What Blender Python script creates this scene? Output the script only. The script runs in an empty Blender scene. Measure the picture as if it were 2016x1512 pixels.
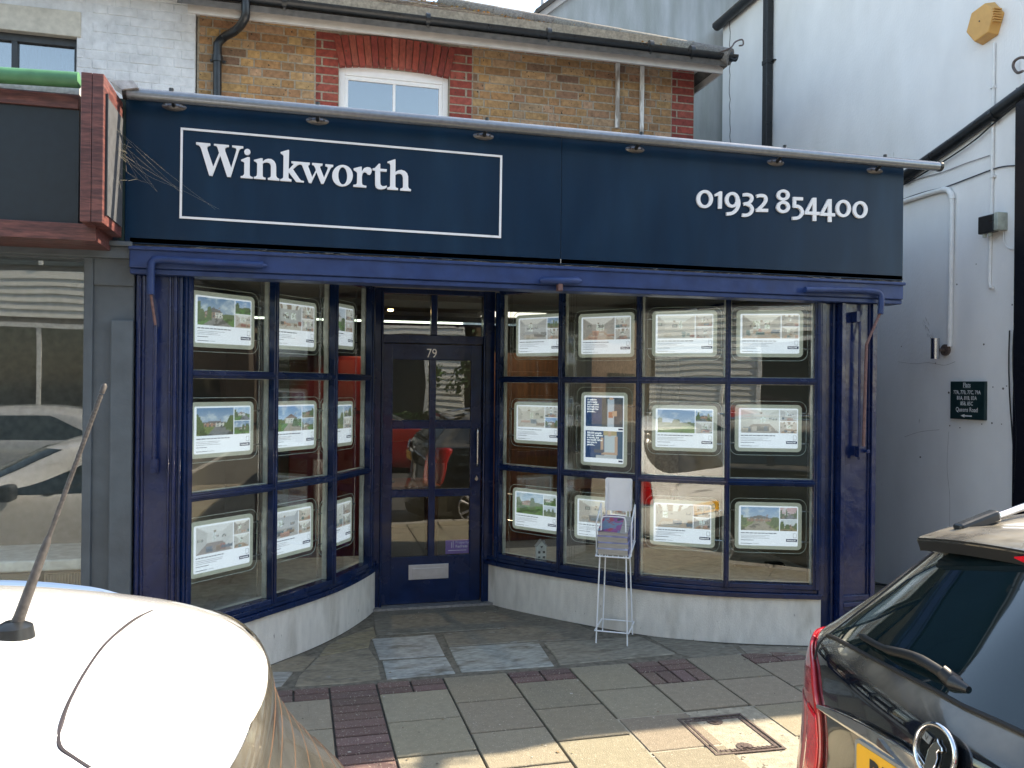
import bpy, bmesh, math, random
from mathutils import Vector, Matrix
R = math.radians
random.seed(7)
sc = bpy.context.scene
COL = sc.collection

# ------------------------------------------------------------------ camera, sky, sun, exposure
F = 1600.0; CX, CY = 1008.0, 756.0; YAW = R(14.2); ROLL = 0.010; H = 1.70
f_ = Vector((math.sin(YAW), math.cos(YAW), 2 / F)).normalized()
r_ = f_.cross(Vector((0, 0, 1))).normalized(); u_ = r_.cross(f_)
rr_ = math.cos(ROLL) * r_ + math.sin(ROLL) * u_
uu_ = -math.sin(ROLL) * r_ + math.cos(ROLL) * u_
EYE = Vector((0, 0, H))
cd = bpy.data.cameras.new('camera'); cam = bpy.data.objects.new('camera', cd); COL.objects.link(cam)
cd.sensor_width = 36; cd.lens = 36 * F / 2016; cd.clip_start = 0.02; cd.clip_end = 3000
cam.matrix_world = Matrix(((rr_.x, uu_.x, -f_.x, 0), (rr_.y, uu_.y, -f_.y, 0), (rr_.z, uu_.z, -f_.z, H), (0, 0, 0, 1)))
sc.camera = cam

SUN_AZ = R(78); SUN_EL = R(41)          # azimuth from +y towards +x
w = bpy.data.worlds.new('World'); sc.world = w; w.use_nodes = True
nt = w.node_tree; nt.nodes.clear()
sky = nt.nodes.new('ShaderNodeTexSky'); sky.sky_type = 'NISHITA'; sky.sun_disc = False
sky.sun_elevation = SUN_EL; sky.sun_rotation = SUN_AZ; sky.air_density = 1.0; sky.dust_density = 0.6
bg = nt.nodes.new('ShaderNodeBackground'); bg.inputs[1].default_value = 0.15
wo = nt.nodes.new('ShaderNodeOutputWorld')
wt = nt.nodes.new('ShaderNodeMix'); wt.data_type = 'RGBA'; wt.blend_type = 'MULTIPLY'; wt.inputs[0].default_value = 1
wt.inputs[7].default_value = (1.14, 1.0, 0.82, 1)          # the camera's warm white balance
nt.links.new(sky.outputs[0], wt.inputs[6]); nt.links.new(wt.outputs[2], bg.inputs[0]); nt.links.new(bg.outputs[0], wo.inputs[0])
sl = bpy.data.lights.new('sun', 'SUN'); sl.energy = 3.6; sl.angle = R(0.55); sl.color = (1, 0.85, 0.64)
so = bpy.data.objects.new('sun', sl); COL.objects.link(so)
sdir = Vector((math.sin(SUN_AZ) * math.cos(SUN_EL), math.cos(SUN_AZ) * math.cos(SUN_EL), math.sin(SUN_EL)))
so.rotation_euler = sdir.to_track_quat('Z', 'Y').to_euler(); so.location = (0, 0, 12)
sc.view_settings.view_transform = 'Standard'; sc.view_settings.look = 'None'
sc.view_settings.exposure = 1.97; sc.view_settings.gamma = 1
sc.cycles.max_bounces = 10; sc.cycles.transparent_max_bounces = 24

def at(px, py, ax, val):
    """photo pixel -> point on a real plane of the place (x, y or z = val)"""
    d = f_ + rr_ * ((px - CX) / F) - uu_ * ((py - CY) / F)
    i = 'xyz'.index(ax)
    return EYE + d * ((val - EYE[i]) / d[i])
def atp(px, py, p0, n):
    d = f_ + rr_ * ((px - CX) / F) - uu_ * ((py - CY) / F)
    return EYE + d * ((p0 - EYE).dot(n) / d.dot(n))

# ------------------------------------------------------------------ materials
MATS = {}
def mat(name, col, rough=0.6, metal=0.0, col2=None, nscale=6.0, bump=0.0, bscale=60.0, spec=0.5, coat=0.0,
        emit=None, es=0.0, fac=(0.35, 0.65), attr=None, rvar=0.0, spots=None, detail=6, stretch=(1, 1, 1), amp=0.25, dust=None):
    if name in MATS: return MATS[name]
    m = bpy.data.materials.new(name); m.use_nodes = True
    n = m.node_tree.nodes; l = m.node_tree.links
    b = n['Principled BSDF']
    b.inputs['Roughness'].default_value = rough; b.inputs['Metallic'].default_value = metal
    b.inputs['Specular IOR Level'].default_value = spec
    b.inputs['Coat Weight'].default_value = coat; b.inputs['Coat Roughness'].default_value = 0.04
    tc = n.new('ShaderNodeTexCoord'); mp = n.new('ShaderNodeMapping'); mp.inputs['Scale'].default_value = stretch
    l.new(tc.outputs['Object'], mp.inputs[0]); vec = mp.outputs[0]
    cur = None
    rgb = n.new('ShaderNodeRGB'); rgb.outputs[0].default_value = (*col, 1); cur = rgb.outputs[0]
    if attr:
        a = n.new('ShaderNodeVertexColor'); a.layer_name = attr; cur = a.outputs[0]
    def noise(s, d=detail):
        t = n.new('ShaderNodeTexNoise'); t.inputs['Scale'].default_value = s; t.inputs['Detail'].default_value = d
        l.new(vec, t.inputs['Vector']); return t
    def ramp(src, a, c):
        r = n.new('ShaderNodeMapRange'); r.inputs[1].default_value = a; r.inputs[2].default_value = c
        l.new(src, r.inputs[0]); return r.outputs[0]
    if col2:
        t = noise(nscale); mx = n.new('ShaderNodeMix'); mx.data_type = 'RGBA'
        l.new(ramp(t.outputs[0], *fac), mx.inputs[0]); l.new(cur, mx.inputs[6]); mx.inputs[7].default_value = (*col2, 1)
        cur = mx.outputs[2]
    if attr or amp:
        t = noise(nscale * 3.1); mr = n.new('ShaderNodeMapRange'); l.new(t.outputs[0], mr.inputs[0])
        mr.inputs[1].default_value = 0.3; mr.inputs[2].default_value = 0.7
        mr.inputs[3].default_value = 1 - amp; mr.inputs[4].default_value = 1 + amp
        mx = n.new('ShaderNodeMix'); mx.data_type = 'RGBA'; mx.blend_type = 'MULTIPLY'; mx.inputs[0].default_value = 1
        cb = n.new('ShaderNodeCombineColor')
        for i in range(3): l.new(mr.outputs[0], cb.inputs[i])
        l.new(cur, mx.inputs[6]); l.new(cb.outputs[0], mx.inputs[7]); cur = mx.outputs[2]
    if spots:                                   # (colour, scale, threshold)
        t = noise(spots[1], 3); mx = n.new('ShaderNodeMix'); mx.data_type = 'RGBA'
        l.new(ramp(t.outputs[0], spots[2], spots[2] + 0.05), mx.inputs[0]); l.new(cur, mx.inputs[6])
        mx.inputs[7].default_value = (*spots[0], 1); cur = mx.outputs[2]
    if dust:                                    # (colour, amount) settled on upward faces
        g = n.new('ShaderNodeNewGeometry'); sx = n.new('ShaderNodeSeparateXYZ'); l.new(g.outputs['Normal'], sx.inputs[0])
        t = noise(9, 8); mu = n.new('ShaderNodeMath'); mu.operation = 'MULTIPLY'
        l.new(ramp(sx.outputs[2], 0.45, 1.0), mu.inputs[0]); l.new(ramp(t.outputs[0], 0.1, 0.62), mu.inputs[1])
        m2 = n.new('ShaderNodeMath'); m2.operation = 'MULTIPLY'; l.new(mu.outputs[0], m2.inputs[0]); m2.inputs[1].default_value = dust[1]
        mx = n.new('ShaderNodeMix'); mx.data_type = 'RGBA'; l.new(m2.outputs[0], mx.inputs[0]); l.new(cur, mx.inputs[6])
        mx.inputs[7].default_value = (*dust[0], 1); cur = mx.outputs[2]
        ra = n.new('ShaderNodeMath'); ra.operation = 'MULTIPLY_ADD'; l.new(m2.outputs[0], ra.inputs[0])
        ra.inputs[1].default_value = 0.35; ra.inputs[2].default_value = rough; l.new(ra.outputs[0], b.inputs['Roughness'])
    elif rvar:
        t = noise(nscale * 1.7); mr = n.new('ShaderNodeMapRange'); l.new(t.outputs[0], mr.inputs[0])
        mr.inputs[1].default_value = 0.3; mr.inputs[2].default_value = 0.7
        mr.inputs[3].default_value = max(0.02, rough - rvar); mr.inputs[4].default_value = rough + rvar
        l.new(mr.outputs[0], b.inputs['Roughness'])
    l.new(cur, b.inputs['Base Color'])
    if bump:
        t = noise(bscale); bp = n.new('ShaderNodeBump'); bp.inputs['Strength'].default_value = min(1, bump)
        bp.inputs['Distance'].default_value = 0.01 * max(1, bump)
        l.new(t.outputs[0], bp.inputs['Height']); l.new(bp.outputs[0], b.inputs['Normal'])
    if es:
        if attr: l.new(cur, b.inputs['Emission Color'])
        else: b.inputs['Emission Color'].default_value = (*(emit or col), 1)
        b.inputs['Emission Strength'].default_value = es
    MATS[name] = m; return m

def glass_mat(name, f0=0.05, tint=(0.93, 0.96, 0.95), rough=0.0, wob=0.0):
    """thin sheet of glass: mirror share rises towards grazing on either face"""
    m = bpy.data.materials.new(name); m.use_nodes = True; n = m.node_tree.nodes; l = m.node_tree.links; n.clear()
    o = n.new('ShaderNodeOutputMaterial'); t = n.new('ShaderNodeBsdfTransparent'); g = n.new('ShaderNodeBsdfGlossy')
    t.inputs[0].default_value = (*tint, 1); g.inputs['Roughness'].default_value = rough
    lw = n.new('ShaderNodeLayerWeight'); lw.inputs[0].default_value = 0.5
    pw = n.new('ShaderNodeMath'); pw.operation = 'POWER'; pw.inputs[1].default_value = 5; l.new(lw.outputs['Facing'], pw.inputs[0])
    ma = n.new('ShaderNodeMath'); ma.operation = 'MULTIPLY_ADD'; ma.inputs[1].default_value = 0.75 - f0; ma.inputs[2].default_value = f0; ma.use_clamp = True
    mx = n.new('ShaderNodeMixShader'); l.new(pw.outputs[0], ma.inputs[0]); l.new(ma.outputs[0], mx.inputs[0])
    l.new(t.outputs[0], mx.inputs[1]); l.new(g.outputs[0], mx.inputs[2]); l.new(mx.outputs[0], o.inputs[0])
    if wob:
        tc = n.new('ShaderNodeTexCoord'); no = n.new('ShaderNodeTexNoise'); no.inputs['Scale'].default_value = 2.2; no.inputs['Detail'].default_value = 1
        bp = n.new('ShaderNodeBump'); bp.inputs['Strength'].default_value = wob; bp.inputs['Distance'].default_value = 0.01
        l.new(tc.outputs['Object'], no.inputs['Vector']); l.new(no.outputs[0], bp.inputs['Height'])
        l.new(bp.outputs[0], g.inputs['Normal'])
    MATS[name] = m; return m

navy = mat('navy_gloss_paint', (0.003, 0.014, 0.060), 0.24, rvar=0.10, bump=0.25, bscale=14, coat=0.1, spec=.4, amp=0.25, nscale=3)
navy_beam = mat('faded_navy_paint', (0.016, 0.038, 0.135), 0.42, rvar=0.12, bump=0.2, bscale=18, amp=0.2, nscale=4, spec=.35, col2=(0.024, 0.048, 0.145))
navy_worn = mat('worn_navy_paint', (0.004, 0.014, 0.070), 0.26, rvar=0.14, bump=0.5, bscale=12, coat=0.15, spec=.45, col2=(0.012, 0.020, 0.066), fac=(.45, .8), nscale=3, amp=0.2)
signm = mat('sign_panel_navy', (0.002, 0.019, 0.048), 0.32, rvar=0.04, amp=0.10, nscale=1.5, spec=.22, col2=(.006, .028, .062), fac=(.45, .75), stretch=(2.5, 1, .6), spots=((.10, .12, .14), 60, .76))
white_sign = mat('white_acrylic', (0.82, 0.82, 0.84), 0.35, amp=0.02)
chrome = mat('brushed_steel', (0.55, 0.55, 0.56), 0.25, 1.0, amp=0.1, nscale=30)
tubem = mat('grey_metal_tube', (0.22, 0.24, 0.27), 0.26, 0.55, spec=.8, amp=0.12, nscale=12)
blackm = mat('black_plastic', (0.012, 0.014, 0.016), 0.35, amp=0.3, nscale=9, rvar=0.1)
rubber = mat('rubber_black', (0.012, 0.012, 0.012), 0.7, amp=0.2)
render_w = mat('white_render', (0.68, 0.66, 0.60), 0.9, col2=(0.36, 0.33, 0.265), fac=(0.56, 0.9), nscale=4.2, bump=0.5, bscale=160, stretch=(1.6, 1.6, 0.5), amp=0.1, spots=((0.14, 0.12, 0.10), 34, 0.72))
wall_w = mat('painted_render_wall', (0.78, 0.775, 0.77), 0.85, col2=(0.66, 0.65, 0.62), fac=(0.5, 0.85), nscale=1.1, bump=0.25, bscale=70, amp=0.05, stretch=(1, 1, 0.5), spots=((0.4, 0.38, 0.35), 11, 0.78))
wall_g = mat('grey_stained_render', (0.46, 0.48, 0.49), 0.9, col2=(0.30, 0.32, 0.30), fac=(0.4, 0.7), nscale=1.6, bump=0.4, bscale=60, stretch=(2.2, 2.2, 0.35), amp=0.1)
brickm = mat('stock_brick', (0.4, 0.3, 0.15), 0.9, attr='Col', nscale=9, amp=0.28, bump=0.8, bscale=90, spots=((0.06, 0.045, 0.03), 42, 0.66))
mortar = mat('mortar', (0.34, 0.295, 0.225), 0.95, col2=(0.26, 0.225, 0.175), nscale=14, bump=0.5, bscale=160)
wbrick = mat('white_painted_brick', (0.64, 0.65, 0.66), 0.75, nscale=7, amp=0.08, bump=0.6, bscale=45, col2=(0.54, 0.55, 0.56), spots=((0.42, 0.41, 0.38), 20, 0.74))
slatem = mat('roof_slate', (0.2, 0.16, 0.12), 0.85, attr='Col', nscale=18, amp=0.35, bump=0.6, bscale=70, spots=((0.30, 0.17, 0.05), 30, 0.69))
upvc = mat('white_upvc', (0.80, 0.80, 0.80), 0.3, amp=0.03)
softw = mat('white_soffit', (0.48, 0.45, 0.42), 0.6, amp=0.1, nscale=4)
woodm = mat('wood_effect_trim', (0.17, 0.062, 0.052), 0.42, col2=(0.075, 0.028, 0.028), fac=(0.35, 0.62), nscale=7, stretch=(1.2, 1.2, 9), amp=0.3, rvar=0.1)
woodh = mat('wood_effect_rail', (0.17, 0.062, 0.052), 0.42, col2=(0.075, 0.028, 0.028), fac=(0.35, 0.62), nscale=7, stretch=(1.2, 9, 9), amp=0.3, rvar=0.1)
darkp = mat('dark_panel', (0.010, 0.018, 0.026), 0.42, amp=0.15)
greyp = mat('grey_paint', (0.085, 0.105, 0.125), 0.55, amp=0.12, nscale=3, bump=0.3, bscale=22, col2=(0.075, 0.09, 0.105))
green = mat('green_roller', (0.075, 0.21, 0.10), 0.45, amp=0.15, nscale=5)
slabc = mat('concrete_slab', (0.3, 0.3, 0.26), 0.92, attr='Col', nscale=9, amp=0.09, bump=0.6, bscale=210, spots=((0.44, 0.40, 0.32), 120, 0.63))
stonem = mat('york_stone', (0.2, 0.2, 0.17), 0.75, attr='Col', nscale=9, amp=0.28, bump=1.0, bscale=34, rvar=0.2, col2=(0.15, 0.135, 0.105), fac=(0.5, 0.72), spots=((.27, .26, .23), 16, 0.66), stretch=(.7, 1.6, 1))
jointm = mat('sand_joint', (0.07, 0.065, 0.055), 0.95, bump=0.6, bscale=120, amp=0.3, nscale=12)
craze = mat('cracked_concrete', (0.34, 0.31, 0.24), 0.95, bump=0.6, bscale=120, amp=0.25, nscale=8, spots=((0.12, 0.11, 0.09), 26, 0.64))
asphalt = mat('asphalt', (0.06, 0.06, 0.06), 0.9, bump=0.6, bscale=220, amp=0.3, nscale=2, spots=((0.14, 0.14, 0.13), 150, 0.66))
iron = mat('cast_iron', (0.13, 0.10, 0.09), 0.55, 0.4, amp=0.35, nscale=20, bump=0.4, bscale=90)
wire = mat('white_powder_coat', (0.80, 0.82, 0.84), 0.35, amp=0.03)
magp = mat('paper_edges', (0.42, 0.40, 0.36), 0.8, stretch=(1, 1, 60), nscale=4, amp=0.35)
glass = glass_mat('window_glass', .095, wob=0.10)
gl_up = glass_mat('coated_glass', .30, tint=(0.6, 0.66, 0.7), wob=0.05)
acry = glass_mat('clear_acrylic', .02, tint=(0.95, 0.97, 0.96))
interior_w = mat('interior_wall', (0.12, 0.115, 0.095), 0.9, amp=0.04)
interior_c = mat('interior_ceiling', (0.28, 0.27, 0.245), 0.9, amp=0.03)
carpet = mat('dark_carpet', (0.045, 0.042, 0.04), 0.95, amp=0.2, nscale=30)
navy_print = mat('navy_print', (0.012, 0.022, 0.09), 0.5, es=0.10, emit=(0.012, 0.022, 0.09))
ink = mat('grey_ink', (0.30, 0.31, 0.35), 0.6, es=0.05)

# ------------------------------------------------------------------ mesh helpers
ORG = {}
class MB:
    def __init__(s): s.v = []; s.f = []; s.c = []; s.usec = False; s.pc = None
    def add(s, vs, fs, col=None):
        n = len(s.v); s.v += [Vector(a) for a in vs]; s.f += [tuple(i + n for i in q) for q in fs]
        if col is not None: s.usec = True
        s.c += [col] * len(fs)
        return s
    def box(s, x0, x1, y0, y1, z0, z1, col=None):
        return s.obox(Vector(((x0 + x1) / 2, (y0 + y1) / 2, (z0 + z1) / 2)), (1, 0, 0), (0, 1, 0), (0, 0, 1), abs(x1 - x0), abs(y1 - y0), abs(z1 - z0), col)
    def obox(s, c, ax, ay, az, sx, sy, sz, col=None):
        c = Vector(c); ax = Vector(ax) * sx / 2; ay = Vector(ay) * sy / 2; az = Vector(az) * sz / 2
        vs = [c + a * ax + b * ay + d * az for d in (-1, 1) for b in (-1, 1) for a in (-1, 1)]
        return s.add(vs, [(0, 2, 3, 1), (4, 5, 7, 6), (0, 1, 5, 4), (2, 6, 7, 3), (0, 4, 6, 2), (1, 3, 7, 5)], col)
    def prism(s, pts, off, col=None):
        pts = [Vector(p) for p in pts]; off = Vector(off); n = len(pts)
        fs = [tuple(range(n)), tuple(range(2 * n - 1, n - 1, -1))] + [(i, i + n, (i + 1) % n + n, (i + 1) % n) for i in range(n)]
        return s.add(pts + [p + off for p in pts], fs, col)
    def tube(s, pts, r, n=10, cap=True, col=None):
        pts = [Vector(p) for p in pts]; rs = r if isinstance(r, (list, tuple)) else [r] * len(pts)
        rings = []; prev = None
        for i, p in enumerate(pts):
            a = pts[max(0, i - 1)]; b = pts[min(len(pts) - 1, i + 1)]; d = (b - a).normalized()
            if prev is None:
                up = Vector((0, 0, 1)) if abs(d.z) < 0.9 else Vector((1, 0, 0)); e = d.cross(up).normalized()
            else: e = (prev - d * prev.dot(d)).normalized()
            prev = e; g = d.cross(e)
            rings.append([p + rs[i] * (math.cos(2 * math.pi * k / n) * e + math.sin(2 * math.pi * k / n) * g) for k in range(n)])
        vs = [q for rg in rings for q in rg]; fs = []
        for i in range(len(pts) - 1):
            for k in range(n): fs.append((i * n + k, i * n + (k + 1) % n, (i + 1) * n + (k + 1) % n, (i + 1) * n + k))
        if cap: fs.append(tuple(range(n - 1, -1, -1))); fs.append(tuple((len(pts) - 1) * n + k for k in range(n)))
        return s.add(vs, fs, col)
    def grid(s, fn, nu, nv, col=None):
        vs = [fn(i / nu, j / nv) for j in range(nv + 1) for i in range(nu + 1)]
        fs = [(j * (nu + 1) + i, j * (nu + 1) + i + 1, (j + 1) * (nu + 1) + i + 1, (j + 1) * (nu + 1) + i) for j in range(nv) for i in range(nu)]
        return s.add(vs, fs, col)
    def disc(s, c, nrm, r, h, n=24, col=None, r2=None):
        nrm = Vector(nrm).normalized()
        return s.tube([Vector(c), Vector(c) + nrm * h], [r, r2 if r2 is not None else r], n, True, col)
    def build(s, name, m, parent=None, smooth=False, bevel=0.0, org=None, seg=2, solid=0.0, auto=None):
        me = bpy.data.meshes.new(name)
        if parent is not None: o0 = ORG[parent.name]
        elif org is not None: o0 = Vector(org)
        else:
            lo = Vector([min(v[i] for v in s.v) for i in range(3)]); hi = Vector([max(v[i] for v in s.v) for i in range(3)])
            o0 = Vector(((lo.x + hi.x) / 2, (lo.y + hi.y) / 2, lo.z))
        me.from_pydata([v - o0 for v in s.v], [], s.f); me.validate()
        bm = bmesh.new(); bm.from_mesh(me)
        if not s.usec and s.pc is None: bmesh.ops.recalc_face_normals(bm, faces=bm.faces)
        bm.to_mesh(me); bm.free()
        if s.usec:
            ca = me.color_attributes.new('Col', 'FLOAT_COLOR', 'CORNER'); k = 0
            for p in me.polygons:
                c = s.c[p.index] or (0.5, 0.5, 0.5)
                for li in p.loop_indices: ca.data[li].color = (*c, 1)
        if s.pc is not None:
            ca = me.color_attributes.new('Col', 'FLOAT_COLOR', 'POINT')
            for i, c in enumerate(s.pc): ca.data[i].color = (*c, 1)
        me.materials.append(m)
        o = bpy.data.objects.new(name, me); COL.objects.link(o)
        if parent is not None: o.parent = parent
        else: o.location = o0
        ORG[o.name] = o0
        if smooth:
            for p in me.polygons: p.use_smooth = True
            if auto is None: auto = 40
        if solid:
            md = o.modifiers.new('solid', 'SOLIDIFY'); md.thickness = solid; md.offset = -1
        if bevel:
            md = o.modifiers.new('bevel', 'BEVEL'); md.width = bevel; md.segments = seg; md.limit_method = 'ANGLE'; md.angle_limit = R(35)
        if smooth and auto < 180:
            me.set_sharp_from_angle(angle=R(auto))
        return o
def tag(o, label=None, cat=None, group=None, kind=None):
    if label: o['label'] = label
    if cat: o['category'] = cat
    if group: o['group'] = group
    if kind: o['kind'] = kind
    return o
def thing(name, loc, label, cat, group=None):
    o = bpy.data.objects.new(name, None); COL.objects.link(o); o.location = loc; o.empty_display_size = 0.1
    ORG[o.name] = Vector(loc); return tag(o, label, cat, group)
def catmull(pts, n=6, closed=False):
    P = [Vector(p) for p in pts]; out = []; N = len(P)
    rng = range(N) if closed else range(N - 1)
    for i in rng:
        if closed: a, b, c, d = P[(i - 1) % N], P[i], P[(i + 1) % N], P[(i + 2) % N]
        else: a, b, c, d = P[max(0, i - 1)], P[i], P[i + 1], P[min(N - 1, i + 2)]
        for k in range(n):
            t = k / n
            out.append(0.5 * ((2 * b) + (c - a) * t + (2 * a - 5 * b + 4 * c - d) * t * t + (3 * b - a - 3 * c + d) * t ** 3))
    if not closed: out.append(P[-1])
    return out
def roundrect(w, h, r, n=6):
    p = []
    for cx, cy, a0 in ((w / 2 - r, h / 2 - r, 0), (-w / 2 + r, h / 2 - r, 90), (-w / 2 + r, -h / 2 + r, 180), (w / 2 - r, -h / 2 + r, 270)):
        for k in range(n + 1):
            a = R(a0 + 90 * k / n); p.append((cx + r * math.cos(a), cy + r * math.sin(a)))
    return p
def text_mb(mb, s, size, o, ax, az, depth=0.001, align='CENTER', squash=1.0, bold=0.0, mirror=False):
    cu = bpy.data.curves.new('t', 'FONT'); cu.body = s; cu.size = size; cu.align_x = align; cu.resolution_u = 3; cu.offset = bold
    ob = bpy.data.objects.new('t', cu); COL.objects.link(ob)
    dg = bpy.context.evaluated_depsgraph_get(); me = bpy.data.meshes.new_from_object(ob.evaluated_get(dg))
    ax = Vector(ax).normalized(); az = Vector(az).normalized(); nn = ax.cross(az)   # towards the reader
    o = Vector(o)
    vs = [o + ax * v.co.x * squash + az * v.co.y + nn * depth for v in me.vertices]
    mb.add(vs, [tuple(p.vertices) for p in me.polygons])
    bpy.data.objects.remove(ob); bpy.data.curves.remove(cu); bpy.data.meshes.remove(me)
    return mb
def glyphs(name, outs, m, parent, y, depth, conv):
    """filled outlines (with holes) raised from a vertical wall plane"""
    cu = bpy.data.curves.new(name, 'CURVE'); cu.dimensions = '2D'; cu.fill_mode = 'BOTH'; cu.extrude = depth / 2
    o0 = ORG[parent.name]
    for pts in outs:
        q = [conv(*p) for p in pts]
        sp = cu.splines.new('POLY'); sp.points.add(len(q) - 1); sp.use_cyclic_u = True
        for i, p in enumerate(q): sp.points[i].co = (p.x, p.z, 0, 1)
    ob = bpy.data.objects.new('t', cu); COL.objects.link(ob)
    dg = bpy.context.evaluated_depsgraph_get(); me = bpy.data.meshes.new_from_object(ob.evaluated_get(dg))
    mb = MB(); mb.add([Vector((v.co.x, y - depth / 2 - v.co.z, v.co.y)) for v in me.vertices], [tuple(p.vertices) for p in me.polygons])
    bpy.data.objects.remove(ob); bpy.data.curves.remove(cu); bpy.data.meshes.remove(me)
    return mb.build(name, m, parent)
def jit(c, a): 
    k = 1 + random.uniform(-a, a); return tuple(max(0.004, x * k * (1 + random.uniform(-a, a) * 0.25)) for x in c)

# ================================================================== GROUND
ROADZ = -0.16; KERB = 2.52
g = MB(); g.box(-400, 400, -400, KERB - 0.14, ROADZ - 0.5, ROADZ); g.build('road', asphalt).update_tag(); tag(bpy.data.objects['road'], kind='structure')
g = MB(); g.box(-400, 400, KERB - 0.1, 400, -0.5, -0.012); tag(g.build('ground', jointm), kind='structure')
g = MB()
for i in range(-14, 18):
    g.box(i * 0.9, i * 0.9 + 0.892, KERB - 0.145, KERB - 0.005, ROADZ - 0.1, 0.0)
tag(g.build('kerb', mat('kerb_stone', (0.33, 0.31, 0.28), 0.85, amp=0.25, nscale=8, bump=0.4, bscale=120), bevel=0.012), kind='structure')
# paving slabs (columns run towards the kerb, alternate ones staggered, red blocks making up the ends)
g = MB()
SL = (0.265, 0.232, 0.168); RD = (0.15, 0.10, 0.088)
def slab(x0, x1, y0, y1, col):
    j = 0.0055; dz = random.uniform(-0.001, 0.001)
    sk = lambda yy: (yy - 4.67) * -0.012
    g.prism([(x0 + j + sk(y0), y0 + j * 1.5, dz), (x1 - j + sk(y0), y0 + j * 1.5, dz), (x1 - j + sk(y1), y1 - j * 1.5, dz), (x0 + j + sk(y1), y1 - j * 1.5, dz)], (0, 0, -0.03), col)
xs = [-9 + 0.385 * k for k in range(24)]; xs = [x for x in xs if x < -0.3]
cols = [(x, x + 0.385, k % 2) for k, x in enumerate([-0.245 - 0.385 * (k + 1) for k in range(22)])] + [(-0.245, 0.14, 1)]
cols.append((0.14, 0.40, 'r'))
x = 0.40; k = 1
while x < 9: cols.append((x, x + 0.383, k % 2)); x += 0.383; k += 1
for x0, x1, st in cols:
    if st == 'r':
        y = 4.67
        while y > KERB:
            slab(x0, x1, max(KERB, y - 0.098), y, jit(RD, 0.16)); y -= 0.098
        continue
    y = 4.67
    if st:
        xm = (x0 + x1) / 2
        for a, b in ((x0, xm), (xm, x1)):
            slab(a, b, 4.58, 4.67, jit(RD, 0.15)); slab(a, b, 4.49, 4.58, jit(RD, 0.15))
        y = 4.49
        if 1.9 < x0 < 2.0:
            for q in range(4): slab(x0 + q * 0.0957, x0 + (q + 1) * 0.0957, 4.30, 4.49, jit(RD, 0.2))
            y = 4.30
    row = 0
    while y > KERB + 0.02:
        y1 = y; y0 = max(KERB, y - 0.39)
        if 1.55 < x0 < 2.2 and 3.05 < (y0 + y1) / 2 < 3.85: y = y0; continue   # manhole
        slab(x0, x1, y0, y1, jit(SL, 0.09)); y = y0
tag(g.build('pavement', slabc, bevel=0.003, seg=1), kind='structure')
g = MB(); g.box(1.55, 2.345, 3.05, 3.9, -0.03, -0.004); tag(g.build('pavement_patch', craze), kind='structure')
# irregular flagstones before the door
g = MB()
A7 = lambda x, y: at(500 + x / 3.36, 1160 + y / 3.36, 'z', 0); A8 = lambda x, y: at(1000 + x / 3.15, 1180 + y / 3.15, 'z', 0)
fl = [(A7, [(790, 128), (1560, 80), (1612, 130), (1690, 250), (1240, 280), (815, 300), (800, 260)], (0.13, 0.125, 0.105)),
      (A7, [(560, 330), (790, 245), (808, 312), (772, 325), (760, 380), (430, 440), (480, 375)], (0.17, 0.15, 0.10)),
      (A7, [(425, 448), (760, 388), (820, 478), (838, 590), (595, 620), (270, 640), (300, 570)], (0.17, 0.155, 0.12)),
      (A7, [(-200, 640), (110, 545), (260, 545), (180, 640), (-260, 700)], (0.22, 0.225, 0.215)),
      (A7, [(60, 520), (280, 440), (410, 445), (320, 540), (100, 540)], (0.18, 0.16, 0.12)),
      (A7, [(-700, 560), (50, 510), (90, 545), (-230, 660), (-900, 800)], (0.17, 0.16, 0.13)),
      (A7, [(782, 328), (1195, 298), (1262, 436), (830, 462)], (0.24, 0.25, 0.245)),
      (A7, [(850, 474), (1270, 446), (1332, 552), (880, 594)], (0.24, 0.26, 0.26)),
      (A7, [(1290, 385), (1880, 345), (1985, 505), (1372, 545)], (0.23, 0.245, 0.235)),
      (A7, [(1245, 290), (1990, 240), (2060, 320), (1890, 336), (1288, 376)], (0.15, 0.14, 0.115)),
      (A8, [(-60, 0), (120, 62), (380, 130), (540, 200), (510, 245), (200, 255), (20, 200), (-60, 150)], (0.13, 0.12, 0.10)),
      (A8, [(222, 268), (540, 250), (815, 228), (1040, 335), (320, 405), (290, 350)], (0.165, 0.16, 0.135)),
      (A8, [(850, 222), (1395, 285), (1455, 340), (1130, 358), (1055, 335)], (0.125, 0.12, 0.10)),
      (A8, [(1425, 285), (1950, 300), (2250, 300), (2300, 360), (1900, 350), (1480, 335)], (0.15, 0.14, 0.12))]
for fn, pts, c in fl:
    P = [fn(*p) for p in pts]; c = tuple(v * q for v, q in zip(c, (1.42, 1.36, 1.28))); g.prism([p + Vector((0, 0, random.uniform(-0.001, 0.0015))) for p in P], (0, 0, -0.03), c)
tag(g.build('flagstones', stonem, bevel=0.004, seg=1), kind='structure')
g = MB(); g.box(-8, 8, 4.66, 7.6, -0.03, -0.006); tag(g.build('forecourt_base', mat('dirt_mortar', (0.15, 0.135, 0.105), 0.95, bump=0.8, bscale=60, amp=0.4, nscale=9)), kind='structure')
g = MB(); rn = random.Random(5)
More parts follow.
